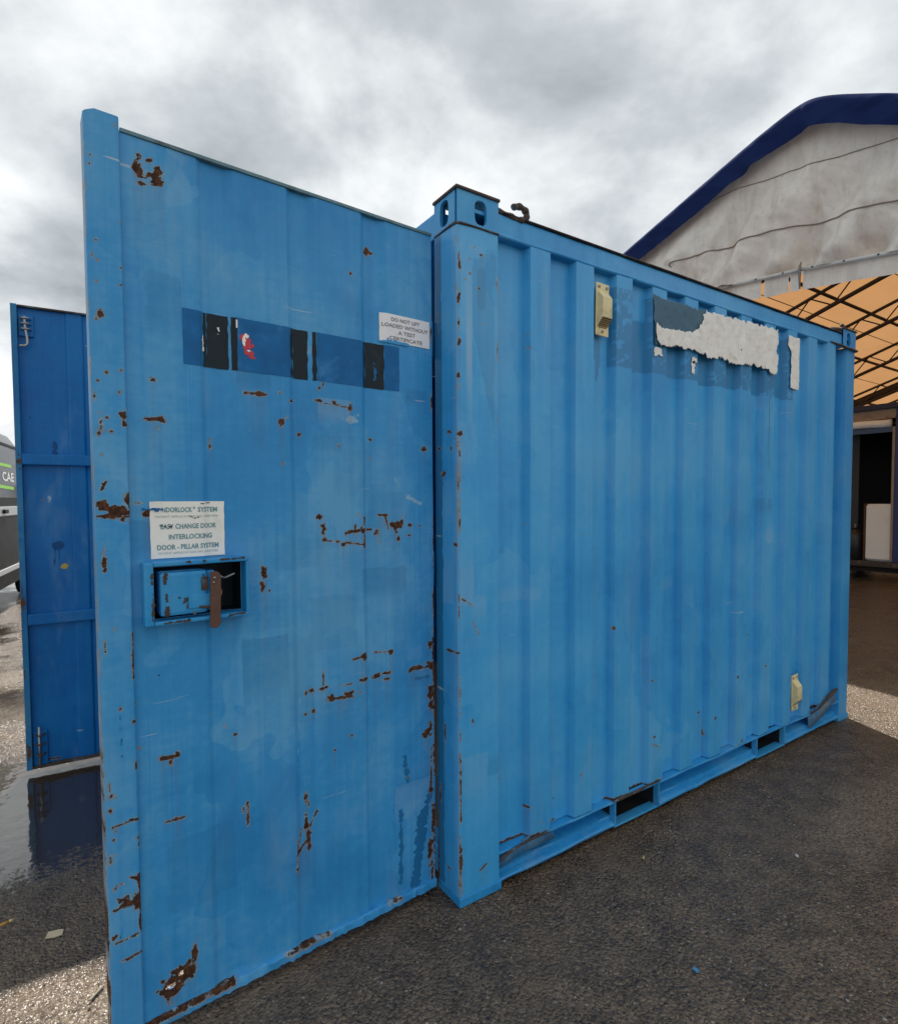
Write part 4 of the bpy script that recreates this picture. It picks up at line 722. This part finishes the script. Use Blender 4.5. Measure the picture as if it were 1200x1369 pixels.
def gable_x(y, z):
    y = np.asarray(y, float); z = np.asarray(z, float); r = np.clip((roof_z(y)-.05-z)/(roof_z(y)-.05-hem(y)), 0, 1)
    f = .16*(fbm(y*1.3+z*1.0, z*.8-y*.3, 2, 140)-.37)+.20*(vnoise(y*3.1+z*2.0, z*.55-y*.2, 141)-.5)*(.35+.65*vnoise(y*1.1, z*1.3, 145))+.085*(vnoise(y*7.5+z*3.6, z*.9, 142)-.5)*vnoise(y*2.1, z*2.0, 147)+.03*(fbm(y*9-z*5, z*7, 2, 143)-.37)
    f = f+.05*np.exp(-((r-.92)/.08)**2)*np.sin(y*8.0+1.8*np.sin(y*2.3)+z*3)
    return -.09-2.0*f*np.clip(r*2.6-.35, .03, 1)
me = grid_mesh('gable_sheet', np.stack([gable_x(Q, Zg), Q, Zg], -1)); smooth_all(me); obj('gable_sheet', me, CLOTH, tent)
fr_z = lambda y: np.where(y > 0, 3.438+.08*y, 3.438+.12*y)
for a, b in ((-4.7, .0), (.024, .12), (.136, .375), (.405, 4.7)):
    ys = np.linspace(a, b, max(6, int((b-a)*40))); rows = np.linspace(0, 1, 10); Q, R_ = np.meshgrid(ys, rows); Z_ = hem(Q)*(1-R_)+fr_z(Q)*R_+.012*(vnoise(Q*8, Q*0, 2)-.5)*R_
    me = grid_mesh('fringe', np.stack([-.12-.05*(fbm(Q*4, Z_*3, 3, 150)-.4)*R_-.01, Q, Z_], -1)); smooth_all(me); obj('fringe', me, CLOTH, tent)
PIPE = simple('white_hem_pipe', (.55, .53, .49), .5, 0, .2, 8, dirt=(.3, .26, .22)); SEAM = simple('brown_seam', (.22, .17, .13), .7)
MB().tube([(-.16, y, float(hem(y))) for y in np.linspace(-4.7, 0.0, 20)], .019, 8).build('hem_pipe', PIPE, tent)
MB().tube([(-.16, y, float(hem(y))) for y in np.linspace(.024, 4.7, 20)], .019, 8).build('hem_pipe', PIPE, tent)
for k in np.arange(-2.8, 3.4, .27): MB().cyl((-.178, k, float(hem(k))), (1, 0, 0), .008, .014, 8).build('eyelet', TRUSS, tent)
on_gable = lambda P: [(float(gable_x(y, z))-.006, y, z) for _, y, z in P]
MB().tube(on_gable(smooth_path([(0, 1.42, 4.113), (0, 1.357, 4.167), (0, .647, 4.128), (0, -.148, 4.058), (0, -.718, 3.972), (0, -2.4, 3.74)], 16)), .007, 6).build('seam_cord', SEAM, tent)
MB().tube(on_gable(smooth_path([(0, 1.2, 4.70), (0, .718, 4.729), (0, -.10, 4.612), (0, -.70, 4.534), (0, -2.4, 4.2)], 16)), .004, 5).build('seam_cord', SEAM, tent)
MB().tube([(-.17, .006, 3.70), (-.178, .010, 3.66), (-.182, .012, 3.61), (-.178, .012, 3.52), (-.175, .010, 3.44)], [.006, .012, .016, .010, .006], 7).build('tie_cord', SEAM, tent)
def truss(x):
    t_ = MB()
    for s in (1, -1):
        f = lambda y, d: (0, s*y, float(roof_z(s*y))-d); Y = np.arange(.05, HALF-.02, .33)
        t_.tube([f(y, .09) for y in Y], .028, 6); t_.tube([f(y, .39) for y in Y], .034, 6)
        for i in range(len(Y)-1): a, b = (.09, .39) if i % 2 else (.39, .09); t_.tube([f(Y[i], a), f(Y[i+1], b)], .012, 5, cap=False)
        t_.tube([f(HALF-.15, .09), (0, s*(HALF-.15), 0)], .06, 6); t_.tube([f(HALF-.5, .39), (0, s*(HALF-.5), 0)], .04, 6)
    return t_
tm = truss(0).build('truss', TRUSS, tent, loc=(.12, 0, 0))
for x in (1.83, 3.82, 5.73, 7.95, 10.45, 12.6, 14.9):
    o = tm.copy(); COL.objects.link(o); o.parent = tent; o.location = (x, 0, 0)
for y in (1.51, 2.45, 3.67, -1.51, -2.45, -3.67):
    MB().tube([(0, y, float(roof_z(y))-.125), (15.1, y, float(roof_z(y))-.125)], .028, 6).build('purlin', TRUSS, tent)
for y in (.86, 1.95, 3.04, -.86, -1.95): MB().tube([(0, y, float(roof_z(y))-.06), (15.1, y, float(roof_z(y))-.06)], .007, 5).build('cable', TRUSS, tent)
for s in (1, -1):
    MB().tube([(10.6, s*y, float(roof_z(s*y))-.27) for y in np.linspace(.05, 4.75, 8)], .13, 4).build('ridge_beam', TRUSS, tent)
ey = float(roof_z(HALF)); 
for s in (1, -1):
    Q, R_ = np.meshgrid(np.linspace(0, 15.2, 80), np.linspace(0, 1, 10)); me = grid_mesh('side_wall', np.stack([Q, s*(HALF+.03*np.sin(Q*5)), (float(roof_z(s*HALF))-.02)*(1-R_)+.01], -1)); smooth_all(me); obj('side_wall', me, CLOTH, tent)
Q, R_ = np.meshgrid(np.linspace(-HALF, HALF, 60), np.linspace(0, 1, 12)); me = grid_mesh('rear_wall', np.stack([15.15+0*Q, Q, (roof_z(Q)-.05)*(1-R_)+.01], -1)); obj('rear_wall', me, LINING, tent)

# ------------------------------------------------------------------ catering trailer standing inside the tent
tr = empty('catering_trailer', (9.9, 2.35, 0), label='navy blue trailer with open serving hatch parked under the tent', category='trailer')
TB = simple('trailer_navy', (.022, .040, .16), .4, 0, .2, 6); TI = simple('trailer_dark_inside', (.018, .014, .012), .7, 0, .4, 6); BEI = simple('beige_trim', (.30, .24, .18), .6, 0, .25, 10, dirt=(.16, .11, .08))
AWN = simple('white_rolled_awning', (.85, .87, .88), .3, 0, .06, 6, .6, .02)
box_obj('hatch_wall', (0, .05, -2.4, -.30, .34, 2.80), TB, tr); box_obj('hatch_wall', (0, .05, 1.35, 2.6, .34, 2.80), TB, tr)
box_obj('door_jamb', (-.012, .045, -.30, -.265, .36, 2.52), BEI, tr)
box_obj('roof_edge', (-.05, 2.25, -2.45, 2.65, 2.81, 2.90), simple('trailer_roof_blue', (.018, .022, .06), .5), tr, .01)
box_obj('header_panel', (.0, .05, -.30, 1.35, 2.70, 2.808), BEI, tr)
box_obj('header_frame', (-.02, .05, -.30, 1.35, 2.655, 2.70), BEI, tr)
aw = MB(); aw.tube([(-.02, y, 2.585+.006*math.sin(y*9)) for y in np.linspace(-.255, 1.3, 24)], .062, 12); aw.build('rolled_awning', AWN, tr)
box_obj('hatch_lintel', (-.01, .05, -.265, 1.35, 2.44, 2.52), simple('lintel_blue', (.05, .10, .20), .5), tr)
box_obj('back_wall', (2.15, 2.2, -2.4, 2.6, .34, 2.80), TI, tr); box_obj('end_panel', (.05, 2.15, -2.4, -2.35, .34, 2.80), TB, tr); box_obj('end_panel', (.05, 2.15, 2.55, 2.6, .34, 2.80), TB, tr)
box_obj('floor_deck', (.0, 2.2, -2.4, 2.6, .245, .335), simple('rusty_deck_edge', (.05, .04, .035), .7, 0, .6, 25, .6, .004, dirt=(.2, .18, .15)), tr, .004)
box_obj('partition', (.35, .40, .32, .62, .34, 2.80), simple('partition_grey', (.03, .03, .035), .6), tr)
box_obj('under_frame', (.2, 2.0, -2.3, 2.5, .14, .24), TI, tr)
for y in (-.6, .9):
    for x in (.18, 2.02):
        wl = MB(); wl.cyl((x, y, .235), (1, 0, 0), .235, .17, 24).build('wheel', simple('trailer_tyre', (.02, .02, .02), .8), tr)
fz2 = empty('fridge', (9.98, 2.26, .335), label='white fridge with rusty rim standing in the trailer hatch', category='fridge')
FW = simple('fridge_white', (.80, .80, .77), .45, 0, .06, 8, dirt=(.68, .66, .6))
box_obj('fridge_body', (0.02, .50, -.20, .20, 0.001, .945), FW, fz2, .02); box_obj('fridge_door', (-.03, .018, -.195, .185, .03, .92), FW, fz2, .015); box_obj('rusty_rim', (-.035, .02, .187, .215, .0015, .95), RUST, fz2, .004)
gb = empty('gas_bottle', (10.02, 2.62, .335), label='dark gas bottle beside the white fridge', category='gas bottle')
BK = simple('black_bottle', (.015, .015, .018), .35); MB().tube([(0, 0, 0), (0, 0, .02), (0, 0, .42), (0, 0, .50), (0, 0, .54)], [.10, .12, .12, .08, .03], 20).build('bottle_body', BK, gb); MB().tube([(0, 0, .53), (0, 0, .60)], .022, 10).build('valve', STEEL, gb)
MB().tube([(.07*math.cos(a), .07*math.sin(a), .58) for a in np.linspace(0, 6.283, 17)], .008, 6).build('guard_ring', BK, gb)

# ------------------------------------------------------------------ panel van beyond the far door
van = empty('panel_van', (-2.715, 7.72, 0), math.radians(83.2), label='grey panel van with black lower half and green stripes parked behind the deep blue door', category='van')
VG = simple('van_grey_paint', (.07, .075, .082), .3, 0, .06, 5); VB = simple('van_black_wrap', (.014, .014, .016), .55, 0, .2, 5, spec=.2); VS = simple('van_silver_trim', (.45, .46, .47), .35, .3, .1, 10)
VGR = simple('lime_green_vinyl', (.25, .60, .06), .45, 0, .1, 10); VW = simple('white_vinyl', (.75, .76, .77), .5, 0, .06, 10); GLS = simple('tinted_glass', (.012, .014, .018), .08, 0, .2, 3, .0, .001); TYR = simple('van_tyre', (.02, .02, .02), .8)
sec = [(0, .30), (.86, .30), (.93, .30), (.975, .50), (.985, .60), (.985, 1.16), (.980, 1.20), (.97, 1.36), (.965, 1.45), (.935, 1.90), (.915, 2.12), (.88, 2.20), (.80, 2.32), (.62, 2.385), (0, 2.40)]
stn_ = [(-2.62, .93, .86), (-2.58, .98, .97), (-2.45, 1, 1), (1.05, 1, 1), (1.45, .99, .955), (1.80, .975, .80), (2.10, .96, .60), (2.40, .92, .50), (2.58, .80, .44), (2.64, .62, .40)]
half = sec[::-1]+[(-y, z) for y, z in sec[1:-1]]; rows = []
for x, sy_, sz_ in stn_: rows.append([(x, y*sy_, .30+(z-.30)*((sz_*2.4-.3)/2.1)) for y, z in half]+[])
A = np.array(rows); A = np.concatenate([A, A[:, :1]], 1); me = grid_mesh('van_body', A); smooth_all(me, 40)
me.materials.append(VG); me.materials.append(VB)
for p in me.polygons: p.material_index = 1 if p.center.z < 1.45 and p.center.x < 1.9 else 0
obj('van_body', me, None, van)
bm = bmesh.new()
for rowi in (0, -1): bm.faces.new([bm.verts.new(tuple(c)) for c in A[rowi][:-1]])
MB().bm(bm).build('van_end', VG, van)
for s in (-1, 1):
    sgn = -s
    box_obj('side_rail', (-2.3, .75, s*.972-.016, s*.972+.016, 1.215, 1.335), VS, van, .01)
    box_obj('sill_moulding', (-2.5, 2.1, s*.985-.014, s*.985+.014, .50, .565), VS, van, .008)
    box_obj('roof_gutter', (-2.5, 1.2, s*.905-.014, s*.905+.014, 2.125, 2.165), VB, van, .006)
    box_obj('door_handle', (-.30, -.12, s*1.0-.02, s*1.0+.02, 1.25, 1.30), VB, van, .012)
    for z, dz_ in ((1.87, .0), (1.58, -.02)):
        yv = .985-(z-1.16)*.066 if z > 1.45 else .975
        n = 24; X_ = np.linspace(-1.6, .5, n); st_ = MB(); V = []
        for x in X_:
            for d in (-.020, .020): zz_ = z+d+dz_*(x-.2); V.append((x, s*(np.interp(zz_, [c[1] for c in sec[4:11]], [c[0] for c in sec[4:11]])+.003), zz_))
        st_.add(V, [(2*i, 2*i+2, 2*i+3, 2*i+1) for i in range(n-1)]).build('green_stripe', VGR, van)
    box_obj('cab_window', (1.08, 1.62, s*.955-.012, s*.955+.012, 1.45, 1.95), GLS, van, .01)
    box_obj('head_light', (2.42, 2.56, s*.74-.12, s*.74+.12, .84, 1.0), VS, van, .03); box_obj('tail_light', (-2.63, -2.57, s*.86-.05, s*.86+.05, .9, 1.4), simple('tail_red', (.35, .02, .02), .3), van, .01)
    box_obj('mirror', (1.30, 1.42, s*1.10-.08, s*1.10+.08, 1.40, 1.66), VB, van, .03)
    for x in (-1.55, 1.75):
        wl = MB(); wl.cyl((x, s*.86, .33), (0, 1, 0), .33, .22, 32); wo = wl.build('wheel', TYR, van); MB().cyl((x, s*.965, .33), (0, 1, 0), .20, .02, 24).build('rim', VS, wo)
WS = MB(); WS.add([(1.50, -.80, 2.18), (1.50, .80, 2.18), (2.08, .82, 1.42), (2.08, -.82, 1.42)], [(0, 1, 2, 3)]); WS.build('windscreen', GLS, van)
def vtext(txt, size, x, z, mat, ital=0.0, wid=None):
    V, F = text_geo(txt, size, wid, size*.02); mb = MB(); zs_ = [c[1] for c in sec[3:11]]; yr = [c[0] for c in sec[3:11]]
    mb.add([(x+v[0]+ital*v[2], -(float(np.interp(z+v[2], zs_, yr))+.004), z+v[2]) for v in V], F).build('lettering', mat, van)
vtext('CAE', .165, .24, 1.665, VW, .15, .62)
vtext('SWI', .085, .24+.42, .90, VGR, .1, .26); vtext('C', .085, .24+.55, 1.02, VGR, .1); vtext('01', .06, .24+.47, .79, VW); vtext('SWI', .05, .24+.47, .70, VW)

# ------------------------------------------------------------------ litter on the asphalt
def litter(name, pts, th, loc, rz, mat, label, cat, curl=.0, tilt=(0, 0)):
    bm = bmesh.new(); f = bm.faces.new([bm.verts.new((x, y, curl*(x*x)*60)) for x, y in pts]); r = bmesh.ops.extrude_face_region(bm, geom=[f])
    for v in r['geom']:
        if isinstance(v, bmesh.types.BMVert): v.co.z += th
    bmesh.ops.recalc_face_normals(bm, faces=bm.faces[:]); mb = MB().bm(bm); return mb.build(name, mat, None, loc=loc, rot=(tilt[0], tilt[1], rz), label=label, category=cat)
CARD = simple('damp_cardboard', (.50, .41, .27), .8, 0, .2, 60, .3, .001)
litter('cardboard_scrap', [(-.022, -.014), (.004, -.016), (.024, -.010), (.022, .012), (.006, .014), (-.020, .011)], .002, (-1.15, .639, -.002), -.25, CARD, 'small tan cardboard scrap lying on the wet asphalt', 'cardboard', 0, (.12, .05))
cb = MB(); cb.tube([(-.015, 0, .004), (.008, 0, .004)], .0042, 10); cb.tube([(.008, 0, .004), (.020, 0, .004)], .0044, 10, mi=1); cb.build('cigarette_butt', [simple('orange_filter', (.50, .24, .04), .7), simple('butt_paper', (.55, .42, .2), .7)], None, loc=(-1.284, .777, .001), rot=(0, 0, .25), label='yellow orange cigarette butt lying beside the puddle', category='cigarette butt')
litter('paint_chip', [(-.009, -.006), (.001, -.010), (.009, -.002), (.007, .008), (-.004, .008)], .0015, (.429, -.601, -.001), .4, simple('blue_chip', (.05, .24, .48), .5), 'small bright blue paint flake lying on the asphalt', 'paint flake', 0, (.2, .1))
litter('wood_splinter', [(-.004, -.026), (.003, -.024), (.004, .024), (-.002, .028)], .004, (-1.045, .300, .0), -.75, simple('grey_wood', (.20, .17, .12), .8), 'grey wood splinter lying beside the open pale blue door', 'splinter')
litter('dry_leaf', [(-.012, 0), (-.004, -.004), (.008, -.003), (.013, .002), (.004, .005), (-.006, .004)], .0012, (.737, -.183, .0), .5, simple('dry_leaf', (.40, .34, .10), .7), 'small curled yellow leaf lying near the fork pocket', 'leaf', .4)
litter('stone_flake', [(-.007, -.004), (.004, -.006), (.009, .001), (.003, .006), (-.006, .004)], .005, (1.24, -.508, -.001), .8, simple('pale_stone', (.5, .47, .42), .7), 'pale stone chip lying out on the dark asphalt', 'stone')
